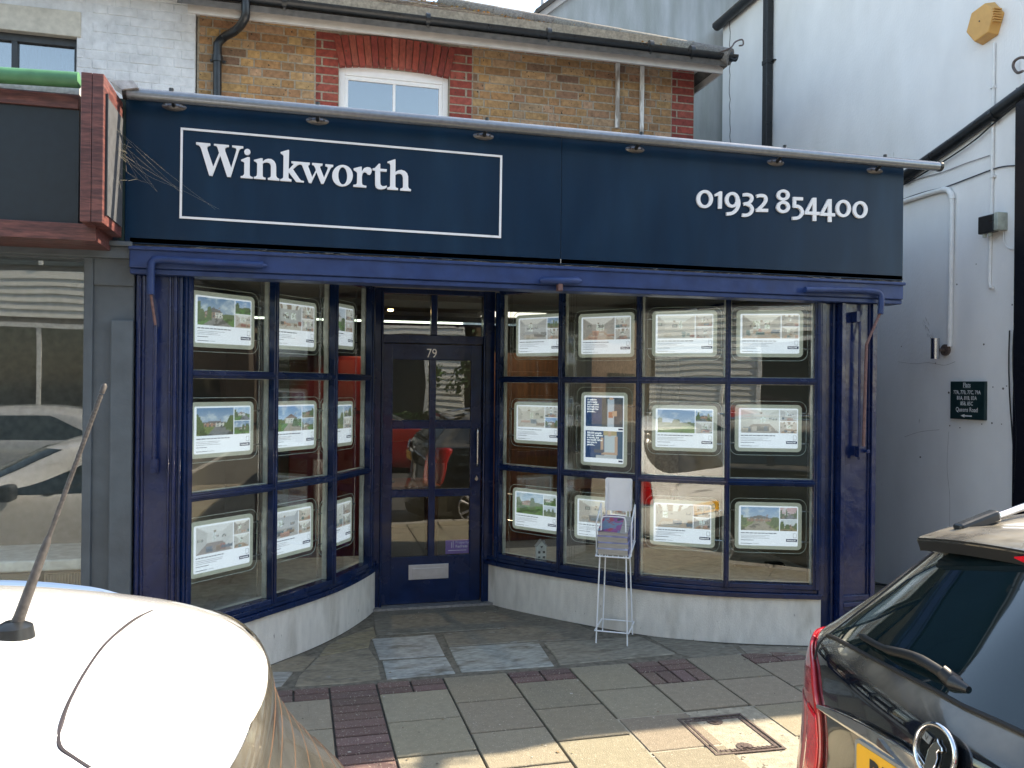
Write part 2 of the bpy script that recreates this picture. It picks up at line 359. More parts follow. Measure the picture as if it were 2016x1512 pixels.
for k in range(260):
    if k < 150: t = rn.random(); i = rn.randint(0, 1); px_, py_ = (rn.uniform(740, 960), rn.uniform(1190, 1215)) if i == 0 else (960 + 650 * t, 1192 + 80 * t ** .6 + rn.uniform(0, 10))
    else: px_, py_ = rn.uniform(560, 1560), rn.uniform(1290, 1512)
    p = at(px_, py_, 'z', .002); s_ = rn.uniform(.002, .007) if k < 240 else rn.uniform(.006, .011); a = rn.uniform(0, 6)
    g.add([p + Vector((s_ * math.cos(a + q * 1.57) * rn.uniform(.6, 1.2), s_ * math.sin(a + q * 1.57), rn.uniform(0, .003))) for q in range(4)], [(0, 1, 2, 3)], jit(rn.choice([(.20, .14, .08), (.10, .08, .06), (.5, .48, .42), (.28, .22, .12)]), .2))
tag(g.build('litter', mat('litter_bits', (.2, .2, .2), .8, attr='Col', amp=.1)), kind='stuff')
# manhole cover
P = [at(*p, 'z', 0) for p in ((1333, 1416.5), (1457, 1405), (1549, 1475), (1409.5, 1488))]
cen = sum(P, Vector()) / 4
mh = thing('manhole_cover', cen, 'square metal framed inspection cover with recessed concrete infill in the pavement', 'manhole cover')
g = MB()
def lerp(a, b, t): return a + (b - a) * t
Q = [lerp(p, cen, 0.07) for p in P]; S = [lerp(p, cen, 0.13) for p in P]; S2 = [lerp(p, cen, 0.22) for p in P]
for i in range(4):
    j = (i + 1) % 4
    g.prism([P[i], P[j], Q[j], Q[i]], (0, 0, 0.004))
g.build('frame', iron, mh, bevel=0.001)
g = MB()
for i in range(4):
    j = (i + 1) % 4
    g.prism([S[i] + Vector((0, 0, -0.002)), S[j] + Vector((0, 0, -0.002)), S2[j] + Vector((0, 0, -0.002)), S2[i] + Vector((0, 0, -0.002))], (0, 0, 0.005))
    nseg = 12
    if i in (0, 2):
        for q in range(nseg):
            a = lerp(S[i], S[j], (q + .3) / nseg); b = lerp(S2[i], S2[j], (q + .7) / nseg)
            g.tube([a + Vector((0, 0, 0.003)), b + Vector((0, 0, 0.003))], 0.003, 5)
g.build('lid_rim', iron, mh, bevel=0.001)
for i in (0, 2):
    c = lerp(lerp(S2[i], S2[(i + 1) % 4], .5), cen, .1)
    g = MB(); g.disc(c + Vector((0, 0, -0.003)), (0, 0, 1), 0.04, 0.006, 20); g.disc(c + Vector((0, 0, 0.0025)), (0, 0, 1), 0.018, 0.004, 12); g.build('keyhole', iron, mh)
g = MB(); g.prism([p + Vector((0, 0, -0.006)) for p in S2], (0, 0, 0.005)); g.build('infill', craze, mh)
# distant far side
# ================================================================== SHOP BUILDING (upper, brick)
YB = 7.10
bld = thing('brick_building', (1.3, YB, 0), 'yellow stock brick upper storey with red brick dressings and slate roof above the navy shop', 'building')
YEL = [(0.36, 0.215, 0.09), (0.31, 0.175, 0.075), (0.27, 0.155, 0.075), (0.40, 0.255, 0.12), (0.27, 0.15, 0.08), (0.37, 0.235, 0.13), (0.19, 0.115, 0.07)]
REDS = [(0.26, 0.052, 0.036), (0.21, 0.042, 0.032), (0.29, 0.072, 0.05)]
CH = 0.0735
WX0, WX1, WZ1 = 0.245, 1.195, 4.425
g = MB(); rd = MB()
def brick(mb, x0, x1, z0, z1, col, yf=YB, dy=0.0):
    j = 0.0062; x0 += random.uniform(-.002, .002); mb.box(x0 + j, x1 - j, yf - 0.009 + dy + random.uniform(-.002, .002), yf + 0.03, z0 + j, z1 - j, col)
XL, XR = -0.885, 3.56
def arch_z(x): # underside / top of the brick arch
    t = (x - (WX0 + WX1) / 2) / ((WX1 - WX0) / 2); return WZ1 + 0.035 * (1 - t * t)
for row in range(0, 26):
    z0 = 3.0 + row * CH; z1 = z0 + CH
    if z1 > 4.93: break
    spans = []
    big = row % 2 == 0
    # red quoin extents
    ql = 0.225 if big else 0.13
    def isred(xa, xb):
        xm = (xa + xb) / 2
        return (WX0 - 0.2 < xm < WX0 and z0 < 4.78) or (WX1 < xm < WX1 + 0.21 and z0 < 4.78) or xm > XR - 0.235
    segs = []
    segs.append((XL, WX0 - 0.20)); segs.append((WX1 + 0.21, XR - 0.235))
    if z0 > 4.70: segs.append((WX0 - 0.2, WX1 + 0.21))
    for a, b in segs:
        x = a - (0.11 if row % 2 else 0.0) - (0.055 if row % 2 else 0); hd = row % 2 == 0
        while x < b:
            L = 0.108 if hd else 0.222
            L *= random.uniform(0.96, 1.04); hd = not hd
            xa, xb = max(a, x), min(b, x + L)
            if xb - xa > 0.03:
                c = jit(random.choices(YEL, (5, 5, 4, 3, 2, 4, 1))[0], 0.13)
                if x > 1.6: c = tuple(v * q for v, q in zip(c, (0.92, 0.93, 1.0)))
                brick(g, xa, xb, z0, z1, c)
            x += L
    for a, b, flip in ((WX0 - 0.20, WX0, 0), (WX1, WX1 + 0.21, 1), (XR - 0.235, XR, 0)):
        if z0 > 4.68 and a < 2: continue
        if big: brick(g, a, b, z0, z1, jit(random.choice(REDS), 0.1))
        else:
            m1 = a + 0.075; m2 = a + 0.10 if not flip else b - 0.075
            pieces = [(a, a + 0.055), (a + 0.058, b)] if not flip else [(a, b - 0.06), (b - 0.055, b)]
            for q, (xa, xb) in enumerate(pieces):
                brick(g, xa, xb, z0, z1, jit(random.choice(REDS), 0.12))
# arch
nA = 17
for i in range(nA):
    t0 = i / nA; t1 = (i + 1) / nA; a = WX0 - 0.0; b = WX1 + 0.0
    xa0 = a + (b - a) * t0; xa1 = a + (b - a) * t1
    sp = 0.055
    xb0 = (a - sp) + (b - a + 2 * sp) * t0; xb1 = (a - sp) + (b - a + 2 * sp) * t1
    tz = lambda x: 4.66 + 0.035 * (1 - ((x - (a + b) / 2) / ((b - a) / 2)) ** 2)
    g.prism([(xa0 + .003, YB - 0.03, arch_z(xa0) - 0.02), (xa1 - .003, YB - 0.03, arch_z(xa1) - 0.02), (xb1 - .003, YB - 0.03, tz(xa1)), (xb0 + .003, YB - 0.03, tz(xa0))], (0, 0.06, 0), jit(random.choice(REDS), 0.13))
g.build('brick_facing', brickm, bld, bevel=0.0035, seg=2)
g = MB()
g.box(XL - 0.01, WX0, YB - 0.004, YB + 0.25, 2.5, 5.0); g.box(WX1, XR - 0.002, YB - 0.004, YB + 0.25, 2.5, 5.0)
g.box(WX0, WX1, YB - 0.0041, YB + 0.25, 4.44, 5.0); g.box(WX0, WX1, YB - 0.004, YB + 0.25, 2.9, 3.35)
g.box(XR - 0.25, XR - 0.003, YB + 0.25, 11.0, 0, 4.9)
g.build('wall', mortar, bld)
# window
g = MB(); yw = YB + 0.045; fr = 0.05
g.box(WX0, WX0 + fr, yw, yw + 0.06, 3.35, 4.43); g.box(WX1 - fr, WX1, yw, yw + 0.06, 3.35, 4.43)
g.box(WX0 + fr, WX1 - fr, yw, yw + 0.06, 4.36, 4.44); g.box(WX0 + fr, WX1 - fr, yw, yw + 0.06, 3.35, 3.42)
g.box(WX0 + fr + .0, WX0 + fr + 0.03, yw + .012, yw + 0.05, 3.42, 4.36); g.box(WX1 - fr - 0.03, WX1 - fr, yw + .012, yw + 0.05, 3.42, 4.36)
g.box(WX0 + fr + .03, WX1 - fr - .03, yw + .012, yw + 0.05, 4.325, 4.36)
g.box((WX0 + WX1) / 2 - 0.012, (WX0 + WX1) / 2 + 0.012, yw + .014, yw + 0.045, 3.42, 4.325)
wf = g.build('window_frame', upvc, bld, bevel=0.004)
for a, b in ((WX0 + .08, (WX0 + WX1) / 2 - .012), ((WX0 + WX1) / 2 + .012, WX1 - .08)):
    g = MB(); g.box(a, b, yw + 0.025, yw + 0.031, 3.42, 4.325); g.build('pane', gl_up, wf)
g = MB(); g.box(WX0, WX1, yw + 0.3, yw + 0.32, 3.3, 4.45); g.build('curtain', mat('pale_blind', (0.16, 0.22, 0.30), 0.9), wf)
g = MB(); g.box(XL, 3.6, 7.4, 7.42, 3.2, 4.9); g.build('inner_wall', interior_w, bld)
# two bare wooden battens
for pa, pb in (((1216, 125), (1215, 252)), ((1264, 130), (1264, 262))):
    a = at(*pa, 'y', YB - 0.02); b = at(*pb, 'y', YB - 0.02)
    g = MB(); g.box(a.x - 0.02, a.x + 0.02, YB - 0.032, YB - 0.013, b.z, a.z); g.build('batten', mat('peeling_white_wood', (0.62, 0.6, 0.56), 0.8, col2=(0.3, 0.26, 0.22), fac=(.52, .62), nscale=20, stretch=(1, 1, .2)), bld, bevel=0.002)
# eaves
YE = 6.80; ZE = 4.60; XE = 3.68
g = MB()
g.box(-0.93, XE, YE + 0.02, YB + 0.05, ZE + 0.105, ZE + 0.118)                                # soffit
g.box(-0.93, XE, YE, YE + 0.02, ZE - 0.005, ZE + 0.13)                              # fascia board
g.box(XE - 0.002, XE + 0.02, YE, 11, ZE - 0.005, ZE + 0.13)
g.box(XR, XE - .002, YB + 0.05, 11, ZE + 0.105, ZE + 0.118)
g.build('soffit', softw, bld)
def gutter(mb, a, b, r, side):
    a = Vector(a); b = Vector(b); d = (b - a).normalized(); up = Vector((0, 0, 1)); n = side.normalized(); K = 12
    prof = [(r * math.cos(R(180 + 180 * k / K)), r * math.sin(R(180 + 180 * k / K))) for k in range(K + 1)]
    prof += [(p[0] * 0.86, p[1] * 0.86) for p in reversed(prof)]
    mb.prism([a + n * p[0] + up * p[1] for p in prof], b - a)
gt = MB()
gutter(gt, (-0.93, YE - 0.06, ZE + 0.150), (XE + 0.12, YE - 0.06, ZE + 0.140), 0.047, Vector((0, 1, 0)))
for xx in (-0.2, 0.95, 2.0, 2.95, 3.35, 3.72):
    gt.tube([(xx - .018, YE - 0.06, ZE + 0.138), (xx + .018, YE - 0.06, ZE + 0.138)], 0.052, 14)
    gt.prism([(xx - .008, YE - .075, ZE + .09), (xx - .008, YE - .03, ZE + .09), (xx - .008, YE - .05, ZE + .055)], (.016, 0, 0))
gt.build('gutter', blackm, bld, smooth=True)
gt = MB()
gutter(gt, (XE + 0.075, YE - 0.10, ZE + 0.14), (XE + 0.075, 11, ZE + 0.15), 0.047, Vector((1, 0, 0)))
gt.build('gutter', blackm, bld, smooth=True)
# roof slates
roof = MB(); PIT = 0.54
EX = 0.105; WS = 0.15; tl = math.atan(PIT)
for rw in range(27):
    y0 = YE - 0.07 + rw * EX * math.cos(tl); z0 = ZE + 0.115 + rw * EX * math.sin(tl)
    xmax = XE + 0.03 - (y0 - YE + 0.06) * 0.98
    x = -1.0 + (0.075 if rw % 2 else 0)
    while x < xmax:
        x1 = min(x + WS - 0.003, xmax + 0.03)
        c = jit(random.choice([(0.26, 0.21, 0.155), (0.21, 0.165, 0.125), (0.30, 0.25, 0.19), (0.16, 0.13, 0.11)]), 0.15)
        dz = random.uniform(0, 0.006); L = EX * 1.35
        a = Vector((x, y0, z0 + 0.010 + dz)); b = Vector((x1, y0, z0 + 0.010 + dz + random.uniform(-.002, .002)))
        up = Vector((0, L * math.cos(tl), L * math.sin(tl) - 0.010))
        roof.prism([a, b, b + up, a + up], (0, 0.002, -0.007), c); x += WS
    # return slope (hip side) as one course strip facing +x
rf = roof.build('roof', slatem, bld)
g = MB(); ymax = 10.6
hip = lambda s: Vector((XE + 0.03 - 0.98 * s, YE - 0.06 + s, ZE + 0.100 + PIT * s))
e0 = hip(0); e1 = hip(2.4)
g.prism([Vector((-1, YE - .06, ZE + .083)), e0 + Vector((0, 0, -.01)), e1 + Vector((0, 0, -.01)), Vector((-1, e1.y, e1.z - .01))], (0, 0.0, -0.05))
g.prism([e0 + Vector((0.0, 0, -.012)), Vector((XE + .03, 11, ZE + .081)), Vector((e1.x, 11, e1.z - .012)), e1 + Vector((0, 0, -.012))], (0, 0, -0.05))
g.build('roof_deck', mat('roof_felt', (0.09, 0.08, 0.07), 0.9, amp=0.3), bld)
g = MB()
for k in range(9):
    a = hip(k * 0.26 - 0.02) + Vector((0, 0, 0.03)); b = hip(k * 0.26 + 0.25) + Vector((0, 0, 0.015 + .02))
    g.tube([a, b], [0.075, 0.068], 14, col=jit((0.20, 0.185, 0.16), 0.15))
g.build('hip_tile', slatem, rf, smooth=True)
# moss and dry leaves along the hip
g = MB()
for k in range(150):
    s = random.uniform(0.05, 2.3); p = hip(s) + Vector((random.uniform(-.45, -.02), 0, 0)); p.z = ZE + 0.138 + PIT * (p.y - YE + 0.06)
    sz = random.uniform(.008, .02); a = random.uniform(0, 6)
    g.add([p + Vector((sz * math.cos(a + q * 1.57), sz * math.sin(a + q * 1.57), random.uniform(0, .012))) for q in range(4)], [(0, 1, 2, 3)], jit(random.choice([(0.42, 0.20, 0.05), (0.35, 0.24, 0.09), (0.20, 0.17, 0.08)]), .2))
g.build('fallen_leaves', slatem, rf)
# hip iron
g = MB(); c0 = at(1437, 95, 'y', YE - 0.14)
g.tube(catmull([c0 + Vector((-.1, .1, -.02)), c0, at(1447, 83, 'y', YE - .14), at(1461, 78, 'y', YE - .14), at(1463, 88, 'y', YE - .14), at(1455, 90, 'y', YE - .14)], 5), 0.007, 8)
g.build('hip_iron', iron, bld, smooth=True)
# downpipe with swan neck
g = MB(); yp = YB - 0.07
pp = [at(483, -10, 'y', YE - 0.06), at(484, 14, 'y', YE - 0.06), at(482, 36, 'y', YE - .04), at(466, 58, 'y', YE + .06), at(443, 72, 'y', yp), at(430, 85, 'y', yp), at(428, 105, 'y', yp), at(428, 240, 'y', yp)]
g.tube(catmull(pp, 5), 0.034, 14)
q = at(428, 110, 'y', yp); g.tube([q, q - Vector((0, 0, .05))], 0.042, 14); g.box(q.x - .06, q.x + .06, yp + .03, yp + .05, q.z - .04, q.z - .02)
g.build('downpipe', blackm, bld, smooth=True)

# ================================================================== SHOPFRONT
shop = thing('shopfront', (1.45, 4.69, 0), 'navy painted traditional shopfront with two bowed bay windows and recessed door', 'shopfront')
ZB = 2.262; ZF = 2.415
g = MB()
g.box(-0.90, 3.83, 4.585, 4.75, ZB + 0.03, ZF - 0.012)
g.box(-0.90, 3.832, 4.600, 4.74, ZB, ZB + 0.03)
g.box(-0.905, 3.84, 4.572, 4.60, ZF - 0.03, ZF - 0.010)
g.build('beam', navy_beam, shop, bevel=0.006)
g = MB(); g.box(-0.90, 3.83, 4.60, 6.30, 2.425, 2.45); g.build('soffit', mat('soffit_paint', (0.35, 0.34, 0.31), .8), shop)
g = MB(); g.box(-0.93, 3.80, 4.70, YB - 0.02, 3.05, 3.16); g.build('flat_roof', mat('pale_flashing', (0.62, 0.60, 0.56), 0.6, amp=.2, nscale=6), shop)
# side return wall in the alley and party wall
g = MB(); g.box(3.60, 3.668, 4.72, YB - 0.02, 0, 3.05); g.build('side_wall', navy_worn, shop)
# pilasters
def pilaster(x0, x1, right):
    g = MB(); w = x1 - x0
    g.box(x0, x1, 4.66, 4.74, 0, ZB)
    if right:
        g.box(x0, x0 + 0.03, 4.632, 4.66, 0.0, ZB); g.box(x1 - 0.035, x1, 4.632, 4.66, 0, ZB)
        g.box(x0 + .03, x1 - .035, 4.64, 4.66, 0.30, 0.335); g.box(x0 + .03, x1 - .035, 4.65, 4.66, 0.0, 0.30)
        g.box(x0 + .03, x1 - .035, 4.630, 4.66, 0.262, 0.292)
        for xx in (x0 + .036, x1 - .041): g.tube([(xx, 4.655, 0.335), (xx, 4.655, ZB)], 0.008, 8)
    else:
        for xx, rr in ((x0 + .012, .014), (x0 + .036, .008), (x1 - .018, .012), (x1 - .045, .007)):
            g.tube([(xx, 4.655, 0), (xx, 4.655, ZB)], rr, 10)
    return g.build('pilaster', navy_worn, shop, bevel=0.004)
pilaster(-0.875, -0.665, False); pilaster(3.40, 3.668, True)
g = MB(); g.box(3.305, 3.40, 4.70, 4.78, 0, ZB); g.box(3.268, 3.312, 4.67, 4.73, 0.33, ZB); g.tube([(3.385, 4.70, 0), (3.385, 4.70, ZB)], .014, 10)
g.build('jamb', navy, shop, bevel=0.003); g = MB()
g.box(-0.665, -0.632, 4.66, 4.73, 0, ZB); g.tube([(-.655, 4.66, 0), (-.655, 4.66, ZB)], .012, 10)
g.build('jamb', navy, shop, bevel=0.003)
# bays
RV = [(1.445, 6.085), (1.800, 5.632), (2.218, 5.198), (2.722, 4.898), (3.268, 4.702)]
LV = [(-0.632, 4.682), (-0.197, 5.095), (0.165, 5.514), (0.440, 5.985)]
RC = [(1.36, 6.22), (1.5, 5.99), (1.85, 5.57), (2.2, 5.21), (2.47, 5.02), (2.82, 4.85), (3.30, 4.69)]
LC = [(-0.67, 4.66), (-0.42, 4.86), (-0.192, 5.10), (0.067, 5.376), (0.27, 5.66), (0.45, 6.0), (0.53, 6.22)]
ROWS = [(0.405, 1.05), (1.095, 1.718), (1.765, 2.395)]
def offs(c, d):
    pts = [Vector((p[0], p[1], 0)) for p in c]; out = []
    for i, p in enumerate(pts):
        a = pts[max(0, i - 1)]; b = pts[min(len(pts) - 1, i + 1)]; t = (b - a).normalized(); n = Vector((t.y, -t.x, 0)); out.append(p + n * d)
    return out
def sweep(mb, c, d0, d1, z0, z1):
    a = offs(c, d0); b = offs(c, d1); n = len(a); vs = []
    for i in range(n): vs += [a[i] + Vector((0, 0, z0)), b[i] + Vector((0, 0, z0)), b[i] + Vector((0, 0, z1)), a[i] + Vector((0, 0, z1))]
    fs = [(0, 1, 2, 3), (4 * n - 4, 4 * n - 1, 4 * n - 2, 4 * n - 3)]
    for i in range(n - 1):
        for k in range(4): fs.append((4 * i + k, 4 * i + 4 + k, 4 * i + 4 + (k + 1) % 4, 4 * i + (k + 1) % 4))
    mb.add(vs, fs)
def smoothc(c): return [(p.x, p.y) for p in catmull([(q[0], q[1], 0) for q in c], 5)]
for V, C in ((LV, LC), (RV, RC)):
    sgn = 1
    cs = smoothc(C)
    g = MB(); sweep(g, cs, 0.0, -0.14, 0.0, 0.312); g.build('plinth', render_w, shop, smooth=True)
    fr = MB(); inner = MB()
    sweep(fr, cs, 0.030, -0.06, 0.312, 0.345)
    cw = [(p[0], p[1]) for p in V]
    sweep(fr, cs, 0.012, -0.05, 0.345, 0.372)
    sweep(fr, cw, 0.028, -0.045, 0.372, 0.405)
    sweep(fr, cw, 0.022, -0.045, 2.39, 2.43)
    vs3 = [Vector((p[0], p[1], 0)) for p in V]
    for i, p in enumerate(vs3):
        a = vs3[max(0, i - 1)]; b = vs3[min(len(vs3) - 1, i + 1)]; t = (b - a).normalized(); n = Vector((t.y, -t.x, 0))
        wd = 0.034 if 0 < i < len(vs3) - 1 else 0.05
        fr.obox(p + Vector((0, 0, 1.39)) + n * 0.008, t, n, (0, 0, 1), wd, 0.05, 2.03)
        fr.obox(p + Vector((0, 0, 1.39)) + n * 0.036, t, n, (0, 0, 1), wd * 0.5, 0.016, 2.03)
        inner.obox(p + Vector((0, 0, 1.39)) - n * 0.035, t, n, (0, 0, 1), wd + 0.012, 0.03, 2.02)
    for i in range(len(vs3) - 1):
        a, b = vs3[i], vs3[i + 1]; t = (b - a).normalized(); n = Vector((t.y, -t.x, 0)); L = (b - a).length; m_ = (a + b) / 2
        for z in (1.072, 1.742):
            fr.obox(m_ + Vector((0, 0, z)) + n * 0.006, t, n, (0, 0, 1), L, 0.046, 0.044)
            fr.obox(m_ + Vector((0, 0, z)) + n * 0.032, t, n, (0, 0, 1), L, 0.014, 0.020)
        inner.obox(m_ + Vector((0, 0, .398)) - n * 0.05, t, n, (0, 0, 1), L, 0.06, 0.012)
        for z in (1.072, 1.742): inner.obox(m_ + Vector((0, 0, z)) - n * 0.032, t, n, (0, 0, 1), L, 0.02, 0.05)
    bw = fr.build('bay_window', navy, shop, bevel=0.004)
    inner.build('inner_frame', mat('white_inner_frame', (0.60, 0.60, 0.54), .5), bw)
    for i in range(len(vs3) - 1):
        a, b = vs3[i], vs3[i + 1]; t = (b - a).normalized(); n = Vector((t.y, -t.x, 0)); L = (b - a).length; m_ = (a + b) / 2
        for z0, z1 in ROWS:
            tw = random.uniform(-.004, .004); t2 = (t + n * tw).normalized(); n2 = Vector((t2.y, -t2.x, random.uniform(-.004, .004))).normalized()
            g = MB(); g.obox(m_ + Vector((0, 0, (z0 + z1) / 2)) - n * 0.006, t2, n2, n2.cross(t2) * -1, L - .03, 0.004, z1 - z0); g.build('pane', glass, bw)
# display shelf inside the bays
g = MB()
g.prism([(-.6, 4.78, .36), (-.2, 5.15, .36), (.14, 5.54, .36), (.40, 6.0, .36), (.40, 6.3, .36), (-.85, 6.3, .36), (-.85, 4.78, .36)], (0, 0, .025)); g.build('display_shelf', mat('shelf_grey', (0.30, 0.31, 0.30), .5), shop); g = MB()
g.prism([(3.25, 4.78, .36), (2.73, 4.96, .36), (2.25, 5.25, .36), (1.85, 5.67, .36), (1.5, 6.1, .36), (1.5, 6.35, .36), (3.6, 6.35, .36), (3.6, 4.78, .36)], (0, 0, .025))
g.build('display_shelf', mat('shelf_grey', (0.30, 0.31, 0.30), .5), shop)
# door frame and door
yd = 6.22
g = MB()
g.box(0.47, 0.555, yd - .05, yd + .06, 0, 2.44); g.box(1.335, 1.42, yd - .05, yd + .06, 0, 2.44)
g.box(0.555, 1.335, yd - .035, yd + .05, 2.012, 2.075); g.box(0.555, 1.335, yd - .035, yd + .05, 2.385, 2.44)
g.box(0.925, 0.972, yd - .028, yd + .04, 2.075, 2.385); g.tube([(.552, yd - .05, 0), (.552, yd - .05, 2.4)], .011, 8); g.tube([(1.34, yd - .05, 0), (1.34, yd - .05, 2.4)], .011, 8)
dfm = g.build('door_frame', navy, shop, bevel=0.004)
for a, b in ((.555, .925), (.972, 1.335)):
    g = MB(); g.box(a, b, yd, yd + .005, 2.075, 2.385); g.build('pane', glass, dfm)
g = MB(); g.box(0.47, 1.42, yd - .10, yd + .06, -.02, .018); g.build('threshold', mat('worn_metal_strip', (0.30, 0.30, 0.30), .5, .5, amp=.3, nscale=12), shop)
cx_ = [(.633, .921), (.963, 1.246)]; rz_ = [(.375, .84), (.89, 1.363), (1.42, 1.89)]
g = MB(); y0, y1 = yd - .012, yd + .032
g.box(.562, .633, y0, y1, .022, 2.005); g.box(1.246, 1.328, y0, y1, .022, 2.005)
g.box(.633, 1.246, y0, y1, .022, .375); g.box(.633, 1.246, y0, y1, 1.89, 2.005); g.box(.921, .963, y0, y1, .375, 1.89)
for z0, z1 in ((.84, .89), (1.363, 1.42)):
    for a, b in cx_: g.box(a, b, y0 + .002, y1, z0, z1)
for a, b in cx_:
    for z0, z1 in rz_:
        for q in ((a, z0, a, z1), (b, z0, b, z1), (a, z0, b, z0), (a, z1, b, z1)):
            g.tube([(q[0], y0 + .004, q[1]), (q[2], y0 + .004, q[3])], .006, 6)
for xx, zz in ((.60, 1.6), (.60, 1.2), (.60, .7), (.60, .4), (1.28, 1.58), (1.29, 1.2), (1.285, .66), (1.28, .42), (.72, .33), (1.15, .335), (.73, 1.93), (1.14, 1.93)):
    g.disc((xx, y0 + .001, zz), (0, -1, 0), .008, .004, 10)
door = g.build('door', navy, shop, bevel=0.003)
for a, b in cx_:
    for z0, z1 in rz_:
        g = MB(); g.box(a, b, yd + .006, yd + .011, z0, z1); g.build('pane', glass, door)
g = MB(); g.tube(catmull([(1.29, y0, 1.355), (1.29, y0 - .035, 1.35), (1.29, y0 - .045, 1.33), (1.29, y0 - .045, 1.10), (1.29, y0 - .035, 1.08), (1.29, y0, 1.075)], 4), .009, 10); g.build('handle', chrome, door, smooth=True)
g = MB(); g.disc((1.292, y0 + .001, .965), (0, -1, 0), .013, .006, 14); g.prism([(1.279, y0, .965), (1.305, y0, .965), (1.292, y0, .995)], (0, -.006, 0)); g.build('keyhole', chrome, door)
g = MB(); g.box(.770, 1.078, y0 - .008, y0 - .0005, .205, .318); g.box(.80, 1.048, y0 - .0115, y0 - .008, .228, .292); g.build('letterbox', mat('satin_aluminium', (.55, .56, .58), .38, .7, amp=.08), door, bevel=.002)
# numerals 79
g = MB(); zz = 1.905
text_mb(g, '79', 0.098, (0.932, y0 - .003, zz), (1, 0, 0), (0, 0, 1), .002, squash=.85); g.build('house_number', white_sign, door)
g = MB(); g.box(1.058, 1.243, yd + .012, yd + .0135, .385, .492)
st = g.build('sticker', mat('purple_vinyl', (.19, .09, .42), .4, amp=.05), door)
g = MB(); text_mb(g, 'Property', .030, (1.135, yd + .0118, .462), (1, 0, 0), (0, 0, 1), .0006, 'LEFT'); text_mb(g, 'Redress', .030, (1.135, yd + .0118, .432), (1, 0, 0), (0, 0, 1), .0006, 'LEFT', bold=.0006)
g.box(1.08, 1.222, yd + .0105, yd + .0118, .408, .413)
g.box(1.104, 1.108, yd + .0105, yd + .0118, .43, .475); g.box(1.116, 1.120, yd + .0105, yd + .0118, .43, .485); g.build('lettering', mat('pale_print', (.6, .55, .75), .5), st)

# awning arms folded against the front
def arm(nm, lab, pts_list, parent_loc, tubes, brackets):
    t = thing('awning_ironwork', parent_loc, lab, 'awning bracket', 'old folded awning ironwork')
    for nm_, pts, r, m in tubes:
        g = MB(); g.tube(pts, r, 10); g.build(nm_, m, t, smooth=True)
    for nm_, mbb, m in brackets: mbb.build(nm_, m, t, bevel=.002)
    return t
rust = mat('rusty_rod', (0.16, 0.09, 0.085), .6, .2, amp=.3, nscale=20)
A = lambda x, y, yy=4.555: at(x, y, 'y', yy)
bl = MB(); q = A(303, 915, 4.60); bl.box(q.x - .018, q.x + .018, 4.59, 4.635, q.z - .05, q.z + .03); bl.disc(q + Vector((0, 0, -.03)), (0, -1, 0), .016, .03, 10)
arm('awning_arm', 'folded navy awning arm with rusty link on the left pilaster and beam', None, (-.75, 4.6, 0.0),
    [('roller_arm', catmull([A(518, 522), A(400, 516), A(315, 511), A(300, 516), A(297, 530), A(297, 580)], 4), .020, navy_beam),
     ('link', [A(296, 572, 4.56), A(306, 640, 4.585)], .007, rust), ('rod', [A(306, 640, 4.6), A(303, 925, 4.60)], .011, navy_worn)],
    [('end_cap', MB().tube([A(512, 522), A(526, 523)], [.022, .004], 10), navy_beam), ('foot_bracket', bl, navy_worn)])
br = MB(); q = A(1697, 885, 4.60); br.box(q.x - .03, q.x + .02, 4.59, 4.632, q.z - .05, q.z + .02); br.disc(q + Vector((.02, 0, -.01)), (0, -1, 0), .013, .04, 10)
br2 = MB(); q = A(1690, 622, 4.6); br2.box(q.x - .012, q.x + .012, 4.6, 4.66, q.z - .04, q.z + .03)
arm('awning_arm', 'folded navy awning arm with twin rods on the right pilaster and beam', None, (3.55, 4.6, 0.0),
    [('roller_arm', catmull([A(1585, 570), A(1650, 571), A(1715, 573), A(1733, 580), A(1735, 600), A(1733, 618)], 4), .019, navy_beam),
     ('link', [A(1733, 615, 4.56), A(1706, 678, 4.585)], .009, rust), ('rod', [A(1706, 678, 4.59), A(1700, 880, 4.60)], .010, rust),
     ('rod', [A(1693, 632, 4.62), A(1691, 905, 4.61)], .009, navy_worn)], [('foot_bracket', br, navy_worn), ('wall_plate', br2, navy_worn)])
c = thing('awning_ironwork', A(1103, 553), 'short navy painted awning roller bracket fixed mid beam above the right bay', 'awning bracket', 'old folded awning ironwork')
g = MB(); g.tube([A(1062, 552), A(1068, 552), A(1138, 553), A(1145, 553)], [.008, .022, .022, .008], 12); g.build('roller_arm', navy_beam, c, smooth=True)
g = MB(); q = A(1103, 556); g.box(q.x - .014, q.x + .014, 4.545, 4.59, q.z - .05, q.z + .03); g.build('clip', rust, c, bevel=.003)

# ================================================================== SIGN
YS = 4.60
sign = thing('shop_sign', (1.45, YS, ZF), 'long dark navy fascia sign reading Winkworth with phone number 01932 854400', 'sign')
xj = at(1105, 400, 'y', YS).x
g = MB(); g.box(-.925, xj - .0012, YS, YS + .10, ZF + .004, 3.17); g.box(xj + .0012, 3.835, YS, YS + .10, ZF + .004, 3.17)
g.build('panel', signm, sign, bevel=.0015)
g = MB(); g.box(-.955, -.927, YS + .0, YS + .1, ZF - .010, 3.17); g.build('end_trim', mat('dark_green_trim', (.006, .022, .02), .5), sign)
g = MB(); g.box(-.93, 3.84, YS + .012, YS + .1, ZF - .010, ZF + .004); g.build('bottom_trim', mat('grimy_trim', (.05, .055, .055), .7, col2=(.16, .15, .13), nscale=30, amp=.4), sign)
g = MB(); g.box(-.93, 3.84, YS - .014, YS + .12, 3.17, 3.178); g.build('top_flashing', mat('bright_flashing', (.62, .62, .6), .4, .3, amp=.15), sign)
cA = lambda x, y: at(370 + x / 8.765, 260 + y / 8.765, 'y', YS)
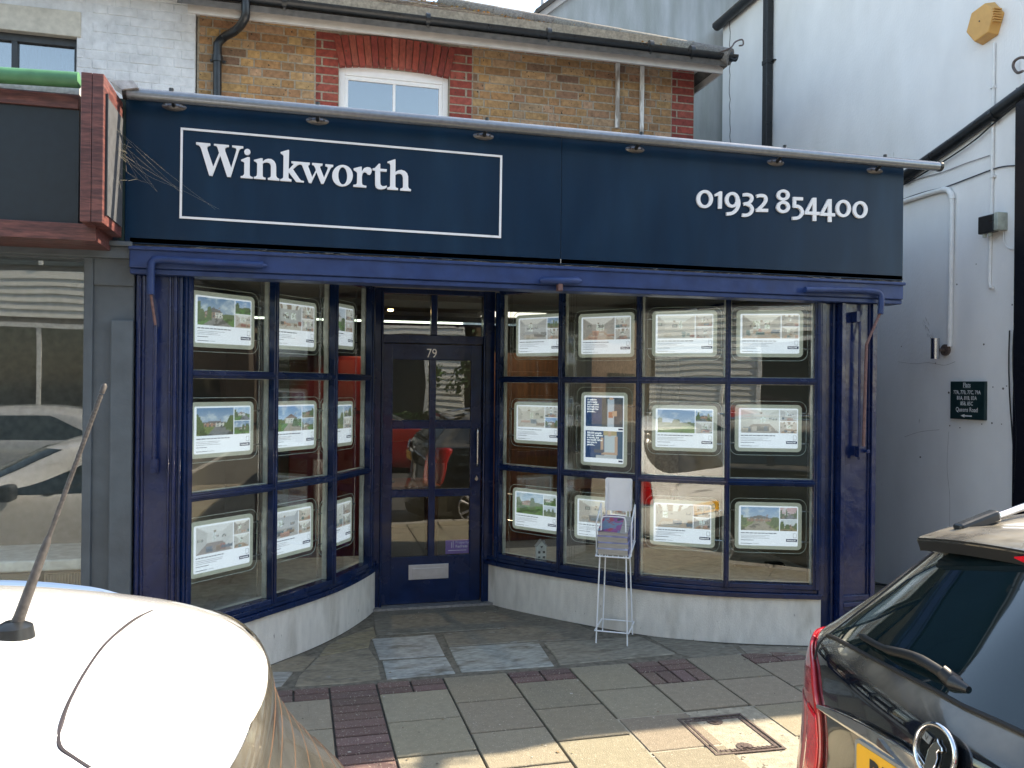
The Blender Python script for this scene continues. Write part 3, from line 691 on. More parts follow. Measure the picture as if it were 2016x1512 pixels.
cB = lambda x, y: at(590 + x / 8.765, 280 + y / 8.765, 'y', YS)
cC = lambda x, y: at(1350 + x / 5.449, 350 + y / 5.449, 'y', YS)
ell = lambda x, y, a, b, n=40, t=0: [(x + a * math.cos(2 * math.pi * k / n) * math.cos(t) - b * math.sin(2 * math.pi * k / n) * math.sin(t), y + a * math.cos(2 * math.pi * k / n) * math.sin(t) + b * math.sin(2 * math.pi * k / n) * math.cos(t)) for k in range(n)]
Wg = [(145,185),(388,207),(390,240),(350,252),(335,275),(340,310),(440,607),(540,370),(520,300),(505,262),(485,245),(450,235),(455,212),(710,235),(708,268),(665,272),(642,290),(645,330),(750,625),(838,330),(838,300),(820,282),(765,268),(768,240),(958,257),(955,292),(915,293),(885,325),(740,785),(680,780),(560,415),(425,765),(370,758),(232,300),(210,255),(190,237),(145,222)]
ig = [(918,487),(1035,440),(1070,445),(1068,740),(1075,765),(1100,780),(1120,785),(1120,812),(912,797),(912,768),(945,765),(965,745),(972,725),(975,560),(975,535),(955,520),(920,505)]
ng = [(1140,490),(1260,460),(1292,462),(1292,520),(1330,485),(1385,470),(1440,475),(1490,510),(1518,560),(1524,600),(1524,755),(1535,790),(1560,808),(1580,815),(1578,848),(1380,830),(1380,800),(1410,795),(1430,775),(1432,750),(1432,600),(1425,565),(1400,540),(1360,530),(1320,535),(1292,555),(1292,760),(1300,780),(1320,793),(1342,797),(1338,828),(1138,810),(1138,782),(1165,778),(1185,765),(1193,740),(1197,560),(1190,535),(1165,518),(1140,505)]
kw = [(1598,355),(1735,315),(1747,322),(1740,652),(1800,590),(1825,562),(1818,552),(1785,542),(1788,512),(2103,537),(2103,570),(2083,575),(2076,600),(2143,785),(2208,665),(2196,625),(2173,585),(2141,570),(2143,540),(2323,555),(2321,587),(2288,593),(2278,615),(2348,795),(2413,635),(2408,610),(2368,593),(2371,562),(2508,575),(2506,605),(2478,615),(2458,640),(2338,903),(2298,900),(2218,700),(2128,890),(2088,885),(1978,600),(1965,575),(1950,566),(1925,565),(1890,580),(1812,648),(1930,820),(1955,845),(2003,853),(1998,880),(1870,868),(1740,700),(1735,790),(1750,815),(1788,828),(1786,862),(1592,848),(1594,820),(1625,812),(1643,795),(1645,775),(1650,420),(1640,400),(1600,375)]
rg = [(930,460),(1045,430),(1070,432),(1070,510),(1110,455),(1160,437),(1210,445),(1240,475),(1242,510),(1225,555),(1205,572),(1170,562),(1145,530),(1115,522),(1085,545),(1072,600),(1072,700),(1080,740),(1105,752),(1150,760),(1148,792),(922,775),(924,742),(965,738),(983,720),(987,690),(990,540),(980,518),(930,485)]
tg = [(1255,460),(1290,455),(1365,378),(1388,382),(1388,465),(1500,475),(1497,517),(1388,510),(1388,700),(1395,740),(1420,765),(1455,768),(1500,755),(1498,785),(1465,810),(1410,823),(1355,818),(1315,790),(1300,740),(1300,500),(1255,490)]
hg = [(1510,345),(1640,302),(1650,310),(1648,520),(1700,492),(1750,485),(1810,505),(1850,545),(1868,600),(1868,770),(1880,805),(1918,820),(1915,852),(1730,840),(1733,808),(1765,800),(1780,775),(1780,620),(1765,570),(1735,550),(1690,550),(1648,570),(1648,770),(1660,792),(1695,802),(1692,834),(1505,822),(1508,790),(1540,783),(1558,760),(1562,400),(1550,375),(1512,360)]
for nm, outs, cv in (('letter', [Wg], cA), ('letter', [ell(1027, 352, 53, 53), ig], cA), ('letter', [ng], cA), ('letter', [kw], cA),
                     ('letter', [ell(738, 585, 178, 185), ell(742, 588, 76, 150, t=-.03)], cB), ('letter', [rg], cB), ('letter', [tg], cB), ('letter', [hg], cB)):
    glyphs(nm, outs, white_sign, sign, YS - .0005, .012, cv)
def ribbon(pts, wd, n=5):
    p = catmull([(a, b, 0) for a, b in pts], n) if len(pts) > 2 else [Vector((a, b, 0)) for a, b in pts]
    L, Rr = [], []
    for i, q in enumerate(p):
        a = p[max(0, i - 1)]; b = p[min(len(p) - 1, i + 1)]; d = (b - a).normalized(); nn = Vector((-d.y, d.x, 0)) * wd / 2
        L.append((q.x + nn.x, q.y + nn.y)); Rr.append((q.x - nn.x, q.y - nn.y))
    return L + Rr[::-1]
dig = [[[ell(196, 232, 88, 97), ell(196, 232, 49, 66)]],
       [[[(302, 180), (360, 148), (382, 152), (378, 335), (340, 335), (343, 195), (308, 203)]]],
       [[ell(490, 240, 78, 84), ell(490, 240, 39, 53)], [ribbon([(553, 235), (558, 290), (535, 345), (492, 382), (428, 393)], 36)]],
       [[ribbon([(606, 188), (650, 184), (692, 200), (700, 235), (670, 272), (612, 286)], 34)], [ribbon([(640, 284), (685, 305), (704, 345), (680, 388), (635, 406), (597, 403)], 35)]],
       [[ribbon([(752, 203), (795, 194), (840, 205), (850, 248), (815, 300), (757, 355)], 35)], [ribbon([(746, 352), (873, 354)], 34)]],
       [[ell(1036, 190, 70, 60), ell(1036, 190, 34, 30)], [ell(1036, 317, 73, 66), ell(1036, 317, 37, 34)]],
       [[ribbon([(1140, 226), (1247, 230)], 34)], [ribbon([(1158, 222), (1157, 322)], 33)], [ribbon([(1150, 311), (1195, 312), (1232, 345), (1236, 390), (1200, 430), (1133, 440)], 34)]],
       [[ribbon([(1372, 218), (1372, 466)], 38)], [ribbon([(1362, 228), (1282, 378)], 32)], [ribbon([(1266, 380), (1425, 388)], 34)]],
       [[ribbon([(1535, 233), (1535, 478)], 38)], [ribbon([(1526, 243), (1448, 390)], 32)], [ribbon([(1432, 394), (1590, 402)], 34)]],
       [[ell(1680, 333, 81, 93), ell(1680, 333, 45, 63)]], [[ell(1860, 346, 80, 92), ell(1860, 346, 44, 62)]]]
for ds in dig:
    first = None
    for k, outs in enumerate(ds):
        o = glyphs('digit', outs, white_sign, sign, YS - .0005, .012 + k * .0008, cC)
        if first is None: first = o
        else:
            me = first.data; mb = MB(); mb.add([v.co + ORG[sign.name] for v in me.vertices], [tuple(p.vertices) for p in me.polygons])
            mb.add([v.co + ORG[sign.name] for v in o.data.vertices], [tuple(p.vertices) for p in o.data.polygons])
            bpy.data.objects.remove(first); bpy.data.objects.remove(o); first = mb.build('digit', white_sign, sign)
fo = [(356, 251.5), (988.5, 306.5), (986, 469), (353.5, 430)]; fi = [(360.5, 256), (984.5, 310), (982, 464.5), (358, 426)]
glyphs('outline_box', [fo, fi], white_sign, sign, YS - .0005, .006, lambda x, y: at(x, y, 'y', YS))
g = MB(); rn = random.Random(12)
for k in range(150):
    x = rn.uniform(-.85, 3.8); z = ZF - .012 + rn.uniform(-.004, .016); y = YS + rn.uniform(-.004, .008); L = rn.uniform(.01, .06)
    g.tube([(x, y, z), (x + L * .5, y - .004, z - rn.uniform(0, .006)), (x + L, y, z + rn.uniform(-.008, .008))], rn.choice([.0004, .0006, .0010]), 4, False)
g.build('cobweb', mat('dusty_silk', (.45, .42, .34), .7), sign)['kind'] = 'stuff'
# light tube above the sign
YT = 4.50
a = at(246, 183, 'y', YT); b = at(1850, 328, 'y', YT)
rail = thing('sign_light', (a + b) / 2, 'long grey tubular trough light running above the navy sign on six brackets', 'light fitting')
g = MB(); g.tube([a, b], .030, 20); g.build('tube', tubem, rail, smooth=True)
g = MB(); g.tube([a + Vector((-.008, 0, 0)), a + Vector((.012, 0, 0))], .033, 20); g.build('end_cap', blackm, rail); g = MB(); g.tube([b + Vector((-.012, 0, 0)), b + Vector((.008, 0, 0))], .033, 20); g.build('end_cap', blackm, rail)
for px, py in ((343, 210), (625, 238), (952, 268), (1250, 294), (1527, 320), (1722, 336)):
    q = at(px, py, 'y', YS - .001); g = MB()
    def bf(u, v, q=q): 
        an = u * 2 * math.pi; rr = v; return q + Vector((.062 * rr * math.cos(an) * (0.75 + .25 * abs(math.cos(an))), -.020 * (1 - v ** 2), .024 * rr * math.sin(an)))
    g.grid(bf, 24, 5); bk = g.build('bracket', mat('dull_steel', (.14, .14, .15), .3, .8, amp=.1), rail, smooth=True)
    g = MB(); tz = a.z + (b.z - a.z) * ((q.x - a.x) / (b.x - a.x))
    g.tube([q + Vector((0, -.012, 0)), q + Vector((0, -.06, .02)), Vector((q.x, YT, tz + .02))], [.012, .010, .009], 8)
    g.tube([Vector((q.x, YT, tz + .026)), Vector((q.x, YT, tz + .045))], .012, 8)
    g.build('stem', blackm, bk, smooth=True)
    for s in (-1, 1):
        g = MB(); g.disc(q + Vector((s * .036, -.014, .001)), (0, -1, 0), .0065, .004, 10); g.build('screw', chrome, bk)

# ================================================================== INTERIOR OF THE OFFICE
room = MB()
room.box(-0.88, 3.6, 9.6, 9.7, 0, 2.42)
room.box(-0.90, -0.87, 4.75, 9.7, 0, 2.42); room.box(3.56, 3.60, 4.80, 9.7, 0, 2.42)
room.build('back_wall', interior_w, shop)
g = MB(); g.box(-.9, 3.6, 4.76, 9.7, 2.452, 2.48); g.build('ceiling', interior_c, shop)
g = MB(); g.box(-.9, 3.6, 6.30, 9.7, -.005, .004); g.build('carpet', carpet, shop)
g = MB(); g.box(-.9, 3.6, 7.0, 7.10, 2.36, 2.42); g.box(-.9, 3.6, 8.2, 8.24, 2.39, 2.43); g.build('cornice', interior_c, shop)
pl = thing('partition', (.2, 7.6, 0), 'dark red feature partition behind the left bay window', 'partition')
g = MB(); g.box(-.15, .55, 7.6, 7.68, 0, 1.95); g.build('panel', mat('red_panel', (.12, .009, .007), .35, amp=.1), pl, bevel=.01)
g = MB(); g.box(-.16, .56, 7.59, 7.60, 1.45, 1.47); g.build('trim', mat('dark_red_trim', (.2, .02, .02), .4), pl)
pd = thing('wooden_door', (2.2, 8.6, 0), 'orange brown wooden panel door at the back of the office seen through the right bay', 'door')
g = MB(); g.box(1.9, 2.75, 8.6, 8.66, 0, 2.05); g.build('leaf', mat('orange_wood', (.17, .065, .02), .5, col2=(.10, .04, .014), nscale=6, stretch=(5, 5, .5), amp=.2, es=0), pd, bevel=.005)
for z in (.3, 1.15): g = MB(); g.box(2.02, 2.63, 8.585, 8.60, z, z + .7); g.build('panel', MATS['orange_wood'], pd, bevel=.012)
for dx, dy, lab in ((.75, 8.0, 'dark wooden desk inside the office behind the glazed door'), (3.0, 7.6, 'dark wooden desk inside the office behind the right bay')):
    dk = thing('desk', (dx, dy, 0), lab, 'desk', 'desks in the office')
    g = MB(); g.box(dx - .5, dx + .5, dy - .35, dy + .35, .70, .735); g.build('top', mat('desk_wood', (.10, .045, .025), .35, amp=.3, nscale=5), dk, bevel=.004)
    for sx in (-.46, .46):
        for sy in (-.31, .31): g = MB(); g.tube([(dx + sx, dy + sy, 0), (dx + sx, dy + sy, .70)], [.018, .026], 8); g.build('leg', MATS['desk_wood'], dk)
    mo = thing('monitor', (dx, dy, .735), 'black flat computer monitor standing on the office desk ' + ('behind the glazed door' if dx < 1 else 'behind the right bay'), 'monitor', 'monitors on the desks')
    g = MB(); g.box(dx - .26, dx + .26, dy - .02, dy, .83, 1.14); g.build('screen', blackm, mo, bevel=.004)
    g = MB(); g.tube([(dx, dy + .01, .745), (dx, dy + .01, .9)], .015, 8); g.disc((dx, dy + .01, .735), (0, 0, 1), .1, .012, 20); g.build('stand', blackm, mo)
ll = at(769, 600, 'y', 7.3)
sp = thing('spot_lamp', (ll.x, ll.y, 2.45), 'small lit grey spot lamp hanging from the office ceiling behind the fanlight', 'lamp')
g = MB(); g.tube([ll + Vector((0, 0, .06)), ll + Vector((0, 0, .03)), ll + Vector((0, 0, -.04))], [.012, .026, .034], 16); g.build('lamp_shade', mat('grey_lamp', (.2, .19, .17), .4), sp, smooth=True)
g = MB(); g.tube([ll + Vector((0, 0, .06)), (ll.x, ll.y, 2.452)], .006, 8); g.disc((ll.x, ll.y, 2.435), (0, 0, 1), .03, .016, 14); g.build('stem', MATS['grey_lamp'], sp)
g = MB(); g.disc(ll + Vector((0, -.006, -.046)), (0, -.35, -1), .026, .004, 16); g.build('bulb', mat('lit_bulb', (1, .7, .3), .4, es=6, emit=(1, .62, .25)), sp)
pt = bpy.data.lights.new('spot_lamp_light', 'SPOT'); pt.energy = 12; pt.color = (1, .75, .45); pt.spot_size = R(110); pt.shadow_soft_size = .03
po = bpy.data.objects.new('spot_lamp_light', pt); COL.objects.link(po); po.parent = sp; po.location = ll - Vector((ll.x, ll.y, 2.45)) + Vector((0, -.01, -.07))
ea = bpy.data.lights.new('ceiling_light_glow', 'AREA'); ea.energy = 2.5; ea.size = 1.2; ea.color = (1, .88, .7)
eo = bpy.data.objects.new('ceiling_light_glow', ea); COL.objects.link(eo); 
cl = thing('ceiling_light', (2.0, 7.9, 2.40), 'pale square ceiling light panel inside the office', 'ceiling light')
g = MB(); g.box(1.7, 2.3, 7.6, 8.2, 2.405, 2.44); g.build('frame', upvc, cl); g = MB(); g.box(1.73, 2.27, 7.63, 8.17, 2.400, 2.4045); g.build('diffuser', mat('lit_diffuser', (1, .95, .85), .5, es=.5, emit=(1, .92, .78)), cl)
eo.parent = cl; eo.location = (0, 0, -.02)

# ================================================================== WINDOW DISPLAYS
def N2(x, y, s):
    v = math.sin(x * 12.9898 + y * 78.233 + s * 37.7) * 43758.5453; return v - math.floor(v)
def fbm(x, y, s):
    t = 0; a = .5
    for o in range(3):
        xi, yi = math.floor(x), math.floor(y); fx, fy = x - xi, y - yi
        q = lambda i, j: N2(xi + i, yi + j, s + o)
        t += a * ((q(0, 0) * (1 - fx) + q(1, 0) * fx) * (1 - fy) + (q(0, 1) * (1 - fx) + q(1, 1) * fx) * fy); a *= .5; x *= 2; y *= 2
    return t
def photo(kind, seed):
    rn = random.Random(seed * 7 + 3)
    mix = lambda a, b, t: [a[i] * (1 - t) + b[i] * t for i in range(3)]
    wash = rn.uniform(.0, .20); tint = rn.choice([(1, .97, .96), (.97, .98, 1.03), (1.02, .99, .95), (.99, 1, 1)])
    def fin(c):
        g = sum(c) / 3; return [((c[i] * .82 + g * .18) * (1 - wash) + wash * .62) * tint[i] for i in range(3)]
    if kind in ('house', 'sunset', 'garden'):
        s0 = rn.choice([(.16, .34, .66), (.30, .48, .72), (.10, .24, .48), (.52, .60, .70)]) if kind != 'sunset' else (.62, .30, .30)
        hx = rn.uniform(.3, .65); hw = rn.uniform(.18, .32); hz = rn.uniform(.30, .42); hh = rn.uniform(.12, .2); rh = rn.uniform(.08, .16); gab = rn.random() < .6
        wl = rn.choice([(.66, .64, .60), (.42, .23, .16), (.60, .55, .48), (.36, .20, .14)]); w2 = rn.choice([(.70, .69, .66), (.38, .22, .16)])
        rf = rn.choice([(.22, .13, .10), (.16, .15, .16), (.30, .16, .11)]); gr = rn.choice([(.12, .26, .05), (.20, .26, .08), (.30, .24, .13)]); dr = rn.choice([(.30, .28, .27), (.38, .33, .27), (.22, .23, .25)])
        trees = [(rn.choice([rn.uniform(-.05, .2), rn.uniform(.75, 1.05), rn.random()]), rn.uniform(.05, .15), rn.uniform(.5, .85)) for _ in range(4)]
        px = rn.uniform(.2, .8); show = kind != 'garden' or rn.random() < .5
        def col(u, v):
            n = fbm(u * 6, v * 6, seed); n2 = fbm(u * 24, v * 24, seed + 5); n3 = fbm(u * 60, v * 60, seed + 9)
            x = u + (n2 - .45) * .05; y = v + (n3 - .45) * .03
            c = mix(s0, (.72, .78, .84), min(1, max(0, (1 - v) * .6 + max(0, n - .42) * 2.2)))
            if y < hz + .12 + .07 * n: c = mix((.07, .13, .05), (.20, .24, .10), n3)
            if show:
                if abs(x - hx) < hw and hz - .05 < v < hz + hh:
                    c = list(wl) if x < hx + hw * .2 else list(w2); c = [q * (.8 + .4 * n3) for q in c]
                    gu = ((x - hx + hw) / (2 * hw) * 5) % 1; gv = ((v - hz) / hh * 2) % 1
                    if .25 < gu < .7 and .3 < gv < .8: c = [.10, .12, .15] if n3 < .55 else [.45, .5, .55]
                top = hz + hh + rh * (1 - abs(x - hx) / (hw * 1.08)) * (1.2 if gab else .8)
                if abs(x - hx) < hw * 1.08 and hz + hh <= v < top: c = [q * (.7 + .6 * n3) for q in rf]
                if hx + hw * .6 < x < hx + hw * .68 and hz + hh + rh * .3 < v < hz + hh + rh * 1.3: c = [.3, .16, .1]
            if y < hz: 
                c = [q * (.55 + .9 * n3) for q in gr]
                if kind != 'garden' and abs(x - px - (hz - v) * (px - .5) * 2) < .12 + (hz - v) * .9: c = [q * (.7 + .5 * n3) * (.8 + .4 * n) for q in dr]
                if n < .36: c = [q * .45 for q in c]
            for tx_, tw, th_ in trees:
                if abs(x - tx_) < tw * (1.15 - (v / th_) ** 2 * .7) and hz * .6 < v < th_ * (.85 + .3 * n): c = mix((.04, .08, .03), (.20, .27, .10), n3 * (.5 + n))
            return fin(c)
        return col
    bwx0, bwx1 = rn.uniform(.15, .35), rn.uniform(.6, .85); bz0, bz1 = rn.uniform(.30, .40), rn.uniform(.70, .82); vx_ = (bwx0 + bwx1) / 2
    wc = rn.choice([(.60, .57, .55), (.66, .64, .62), (.50, .50, .52), (.62, .56, .52), (.45, .42, .40)]); fl = rn.choice([(.40, .24, .14), (.46, .42, .38), (.30, .24, .22), (.44, .32, .24), (.36, .36, .38)])
    win = [(rn.uniform(bwx0, bwx1 - .12), rn.uniform(.06, .18)) for _ in range(rn.choice([1, 2, 3]))]; wz = rn.uniform(.48, .55), rn.uniform(.62, .72)
    fur = [(rn.uniform(0, .9), rn.uniform(.08, .34), rn.uniform(.04, .22), rn.uniform(.08, .24), rn.choice([(.10, .14, .20), (.30, .10, .08), (.42, .36, .30), (.14, .13, .13), (.25, .16, .10), (.5, .48, .46), (.12, .20, .22), (.45, .25, .18)])) for _ in range(rn.randint(4, 7))]
    pics = [(rn.uniform(.02, .9), rn.uniform(.5, .65), rn.uniform(.03, .08)) for _ in range(3)]; rug = rn.random() < .5; beam = rn.random() < .3
    def col(u, v):
        n = fbm(u * 5, v * 5, seed); n2 = fbm(u * 20, v * 20, seed + 5); n3 = fbm(u * 50, v * 50, seed + 9)
        x = u + (n2 - .45) * .035; y = v + (n3 - .45) * .03
        c = [q * (.9 + .2 * n) for q in wc]
        # floor, ceiling and side walls in perspective
        tl_ = (bwx0 - x) / max(.01, bwx0) if x < bwx0 else ((x - bwx1) / max(.01, 1 - bwx1) if x > bwx1 else 0)
        zf = bz0 * (1 - max(0, tl_)); zc = bz1 + (1 - bz1) * max(0, tl_)
        if tl_ > 0: c = [q * (.80 if x < bwx0 else .92) for q in c]
        if v < zf:
            c = [q * (.75 + .4 * n3) * (1.15 - .5 * v) for q in fl]
            if rug and abs(x - vx_) < .25 and .06 < v < zf * .7: c = [q * (.8 + .4 * n3) for q in (.46, .40, .36)]
        if v > zc: c = [q * (1.0 + .1 * n) for q in (.70, .69, .68)]; 
        if v > zc and beam and int((x - vx_) / (v + .2) * 14) % 3 == 0: c = [.35, .26, .2]
        if tl_ <= 0:
            for a_, w_ in win:
                if a_ < x < a_ + w_ and wz[0] - .08 < y < wz[1] + .05: c = [.80, .84, .86] if n3 > .38 else [.40, .50, .34]
                if abs(x - a_ - w_ / 2) < .006 and wz[0] - .08 < v < wz[1] + .05: c = [.45, .44, .42]
        for a_, b_, r_ in pics:
            if abs(x - a_) < r_ and abs(v - b_) < r_ * .8: c = [.12, .12, .13] if max(abs(x - a_), abs(v - b_)) > r_ * .6 else [.5 * n3 + .2, .4, .35]
        for a_, w_, z0_, h_, fc in fur:
            if a_ < x < a_ + w_ and z0_ < y < z0_ + h_ * (.8 + .4 * n): c = [q * (.5 + n3 + (.35 if y > z0_ + h_ * .7 else 0)) for q in fc]
        if (x - vx_) ** 2 + (v - bz1 - .03) ** 2 < .0012: c = [.3, .22, .15]
        return fin(c)
    return col
def photo_mb(o, ax, az, x0, x1, z0, z1, col, nu, nv):
    mb = MB(); mb.grid(lambda u, v: o + ax * (x0 + (x1 - x0) * u) + az * (z0 + (z1 - z0) * v), nu, nv)
    mb.pc = [tuple(min(1, max(0, q)) for q in col((i + .5) / (nu + 1), (j + .5) / (nv + 1))) for j in range(nv + 1) for i in range(nu + 1)]
    return mb
pm = mat('backlit_photo', (1, 1, 1), .35, attr='Col', es=.17, amp=0.0)
paper = mat('backlit_paper', (.74, .74, .78), .4, es=.21, emit=(.84, .88, 1), amp=.02)
rim = mat('frosted_light_rim', (.40, .41, .36), .3, amp=.05, es=.06, emit=(.85, .88, .74))
NM = 0
def display(V, seg, px, py, kinds, seed, lab, portrait=False):
    a = Vector((*V[seg], 0)); b = Vector((*V[seg + 1], 0)); t = (b - a).normalized(); n = Vector((t.y, -t.x, 0)); up = Vector((0, 0, 1))
    o = atp(px, py, a - n * 0.10, n)
    W, Hh = (.50, .365) if not portrait else (.435, .60); PW, PH = (.385, .262) if not portrait else (.31, .475)
    root = thing('window_display', o - up * Hh / 2, lab, 'display', 'hanging property displays in the bay windows')
    rr = lambda w, h, r, d: [o + t * p[0] + up * p[1] + n * d for p in roundrect(w, h, r)]
    g = MB(); g.prism(rr(W, Hh, .055, -.008), n * .016); g.build('acrylic_holder', acry, root)
    g = MB(); P = rr(W, Hh, .055, .002); g.tube(P + [P[0]], .0022, 5); g.build('holder_edge', mat('acrylic_edge', (.60, .64, .60), .2), root)
    g = MB(); g.prism(rr(PW + .055, PH + .055, .03, -.002), n * .007); g.build('light_frame', rim, root, bevel=.002)
    pp = MB(); pp.prism(rr(PW + .004, PH + .006, .010, .0055), n * .001); pa = pp.build('poster', paper, root)
    oo = o + n * .0072; L = -PW / 2 + .012; Rt = PW / 2 - .004; top = PH / 2 - .006
    if not portrait:
        sx = L + (Rt - L) * .69; zb = top - PH * .60; zm = (top + zb) / 2
        for (x0, x1, z0, z1, k, nu, nv, sd) in ((L, sx - .003, zb, top, kinds[0], 44, 30, seed), (sx + .003, Rt, zm + .002, top, kinds[1], 22, 16, seed + 50), (sx + .003, Rt, zb, zm - .002, kinds[2], 22, 16, seed + 90)):
            photo_mb(oo, t, up, x0, x1, z0, z1, photo(k, sd), nu, nv).build('photo', pm, pa)
        rn = random.Random(seed); g = MB(); oz = o + n * .0074
        def line(x0, x1, z, h): g.obox(oz + t * (x0 + x1) / 2 + up * z, t, n, up, x1 - x0, .0004, h)
        x = L
        for wl in range(9):
            wd = rn.uniform(.012, .03); line(x, x + wd, zb - .018, .0062); x += wd + .004
            if x > L + .22: break
        for q in range(3): line(L, L + rn.uniform(.13, .2), zb - .034 - q * .009, .0022)
        line(L, L + rn.uniform(.07, .1), zb - .066, .004); line(L, L + .075, -PH / 2 + .010, .004); line(L + .08, L + .12, -PH / 2 + .010, .002)
        for xx in (Rt - .024, Rt - .004): line(xx - .001, xx + .001, zb - .030, .028)
        line(Rt - .025, Rt - .003, zb - .016, .002); line(Rt - .025, Rt - .003, zb - .044, .003)
        g.build('print', ink, pa)
        g = MB(); g.obox(oz + t * (Rt - .035) + up * (zb - .062), t, n, up, .072, .0004, .018); lg = g.build('logo', navy_print, pa)
    else:
        def cf(which):
            def c(u, v):
                n2 = fbm(u * 12, v * 12, which); bgc = (.02 + .03 * n2, .07 + .06 * n2 * u, .14 + .10 * n2)
                if which == 1:
                    if .44 < u < .62: bgc = (.08, .10, .11)
                    if .58 < u < .97 and v < .98: bgc = (.05 + .04 * n2, .06 + .04 * n2, .09 + .03 * n2)
                    if .585 < u < .76 and v < .93: bgc = (.50, .56, .66)
                    if .64 < u < .72 and v > .9: bgc = (.55, .35, .26)
                    if .61 < u < .72 and .30 < v < .52: bgc = (.48, .20, .12)
                    if .71 < u < .84 and .36 < v < .54: bgc = (.55, .36, .26)
                else:
                    if .50 < u < .82 and .12 < v < .92: bgc = (.52, .58, .64)
                    if (.42 < u < .50 and .2 < v < .75) or (.78 < u < .86 and .15 < v < .8): bgc = (.52, .35, .26)
                    if .45 < u < .80 and .14 < v < .22: bgc = (.52, .35, .26)
                    if .48 < u < .82 and v > .84: bgc = (.45, .36, .20)
                    if .60 < u < .68 and v > .80: bgc = (.55, .38, .28)
                    if .3 < u < .82 and v < .12: bgc = (.48, .50, .54)
                    if .25 < u < .5 and .2 < v < .32: bgc = (.10, .10, .13)
                return bgc
            return c
        photo_mb(oo, t, up, L, Rt, .018, top - .004, cf(1), 40, 34).build('photo', pm, pa)
        photo_mb(oo, t, up, L, Rt, -PH / 2 + .03, -.012, cf(2), 40, 34).build('photo', pm, pa)
        g = MB(); oz = o + n * .0076
        for k, s in enumerate(['A website', 'can\'t make', 'you a coffee', 'and talk you', 'through the', 'process...']):
            text_mb(g, s, .0185, oz + t * (L + .012) + up * (top - .026 - k * .0170), t, up, .0004, 'LEFT', bold=.0006)
        for k, s in enumerate(['350,000 people', 'visit our website', 'a month, but', 'we would rather', 'visit you in', 'person...']):
            text_mb(g, s, .0185, oz + t * (L + .012) + up * (-.034 - k * .0170), t, up, .0004, 'LEFT', bold=.0006)
        g.build('headline', mat('white_print', (.8, .82, .85), .5, es=.25, emit=(.8, .85, .9)), pa)
        g = MB()
        for zz, ww in ((.003, .035), (-PH / 2 + .014, .032)): g.obox(oz + t * (Rt - ww / 2) + up * zz, t, n, up, ww, .0004, .012)
        lg = g.build('logo', navy_print, pa)
    g = MB()
    if not portrait:
        text_mb(g, 'Winkworth', .0125, o + n * .0078 + t * (Rt - .067) + up * (zb - .066), t, up, .0004, 'LEFT', bold=.0003); g.build('lettering', MATS.get('white_print') or mat('white_print', (.8, .82, .85), .5, es=.25, emit=(.8, .85, .9)), pa)
    g = MB()
    for s in (-1, 1):
        for z in (-Hh * .28, Hh * .28):
            g.tube([o + t * s * (W / 2 - .03) + up * z + n * .004, o + t * s * (W / 2 + .018) + up * z + n * .004], .005, 7)
    g.build('clip', chrome, root)
    for s in (-1, 1):
        q = o + t * s * (W / 2 + .012); g = MB(); g.tube([Vector((q.x, q.y, .39)), Vector((q.x, q.y, 2.44))], .0011, 5); g.build('cable', chrome, root)
D = [(LV, 0, 440, 632, ('house', 'garden', 'int'), 11, 'display of a blue sky house photo, top row of left bay nearest the left pilaster'),
     (LV, 0, 438, 845, ('house', 'house', 'garden'), 23, 'display of a white gabled house, middle row of left bay nearest the left pilaster'),
     (LV, 0, 437, 1073, ('int', 'int', 'int'), 31, 'display of a pale room with wooden floor, bottom row of left bay nearest the pilaster'),
     (LV, 1, 577, 640, ('int', 'int', 'int'), 43, 'display of a white attic room, top row in the centre column of the left bay'),
     (LV, 1, 577, 838, ('house', 'garden', 'house'), 52, 'display of a house between tall trees, middle row in centre column of left bay'),
     (LV, 1, 570, 1045, ('int', 'int', 'int'), 61, 'display of a white hallway, bottom row in the centre column of the left bay'),
     (LV, 2, 668, 642, ('house', 'int', 'int'), 72, 'display seen at a slant, top row of left bay beside the glazed door'),
     (LV, 2, 665, 835, ('garden', 'house', 'int'), 83, 'display seen at a slant, middle row of left bay beside the glazed door'),
     (LV, 2, 663, 1030, ('int', 'int', 'int'), 94, 'display seen at a slant, bottom row of left bay beside the glazed door'),
     (RV, 0, 1062, 660, ('int', 'garden', 'int'), 105, 'display of a lounge beside a green lawn, top row of right bay beside the door'),
     (RV, 0, 1058, 833, ('int', 'int', 'house'), 116, 'display of a grey lounge photo, middle row of right bay beside the door'),
     (RV, 0, 1055, 1005, ('garden', 'garden', 'garden'), 127, 'display of a green garden under blue sky, bottom row of right bay beside the door'),
     (RV, 1, 1193, 660, ('int', 'int', 'int'), 138, 'display of a pinkish dining room, directly above the dark portrait poster'),
     (RV, 1, 1185, 1022, ('int', 'int', 'int'), 150, 'display of a pale room partly hidden behind the white magazine rack'),
     (RV, 2, 1347, 657, ('int', 'int', 'int'), 161, 'display of a grey open living room, top row, third column of right bay'),
     (RV, 2, 1347, 843, ('garden', 'house', 'int'), 172, 'display of a bright green lawn, immediately right of the dark portrait poster'),
     (RV, 2, 1343, 1030, ('int', 'int', 'int'), 183, 'display of a grey lounge with wooden door, just right of the magazine rack'),
     (RV, 3, 1515, 657, ('int', 'int', 'int'), 194, 'display of a long dining room, top row nearest the right pilaster'),
     (RV, 3, 1512, 843, ('int', 'int', 'int'), 205, 'display of a white room with navy sofa, middle row nearest the right pilaster'),
     (RV, 3, 1512, 1035, ('house', 'sunset', 'garden'), 216, 'display of a brick house with sunset photo, bottom row nearest the right pilaster')]
for d in D: display(*d)
display(RV, 1, 1189, 845, None, 1, 'dark navy portrait poster of a coffee drinker and a seated woman in the right bay', True)

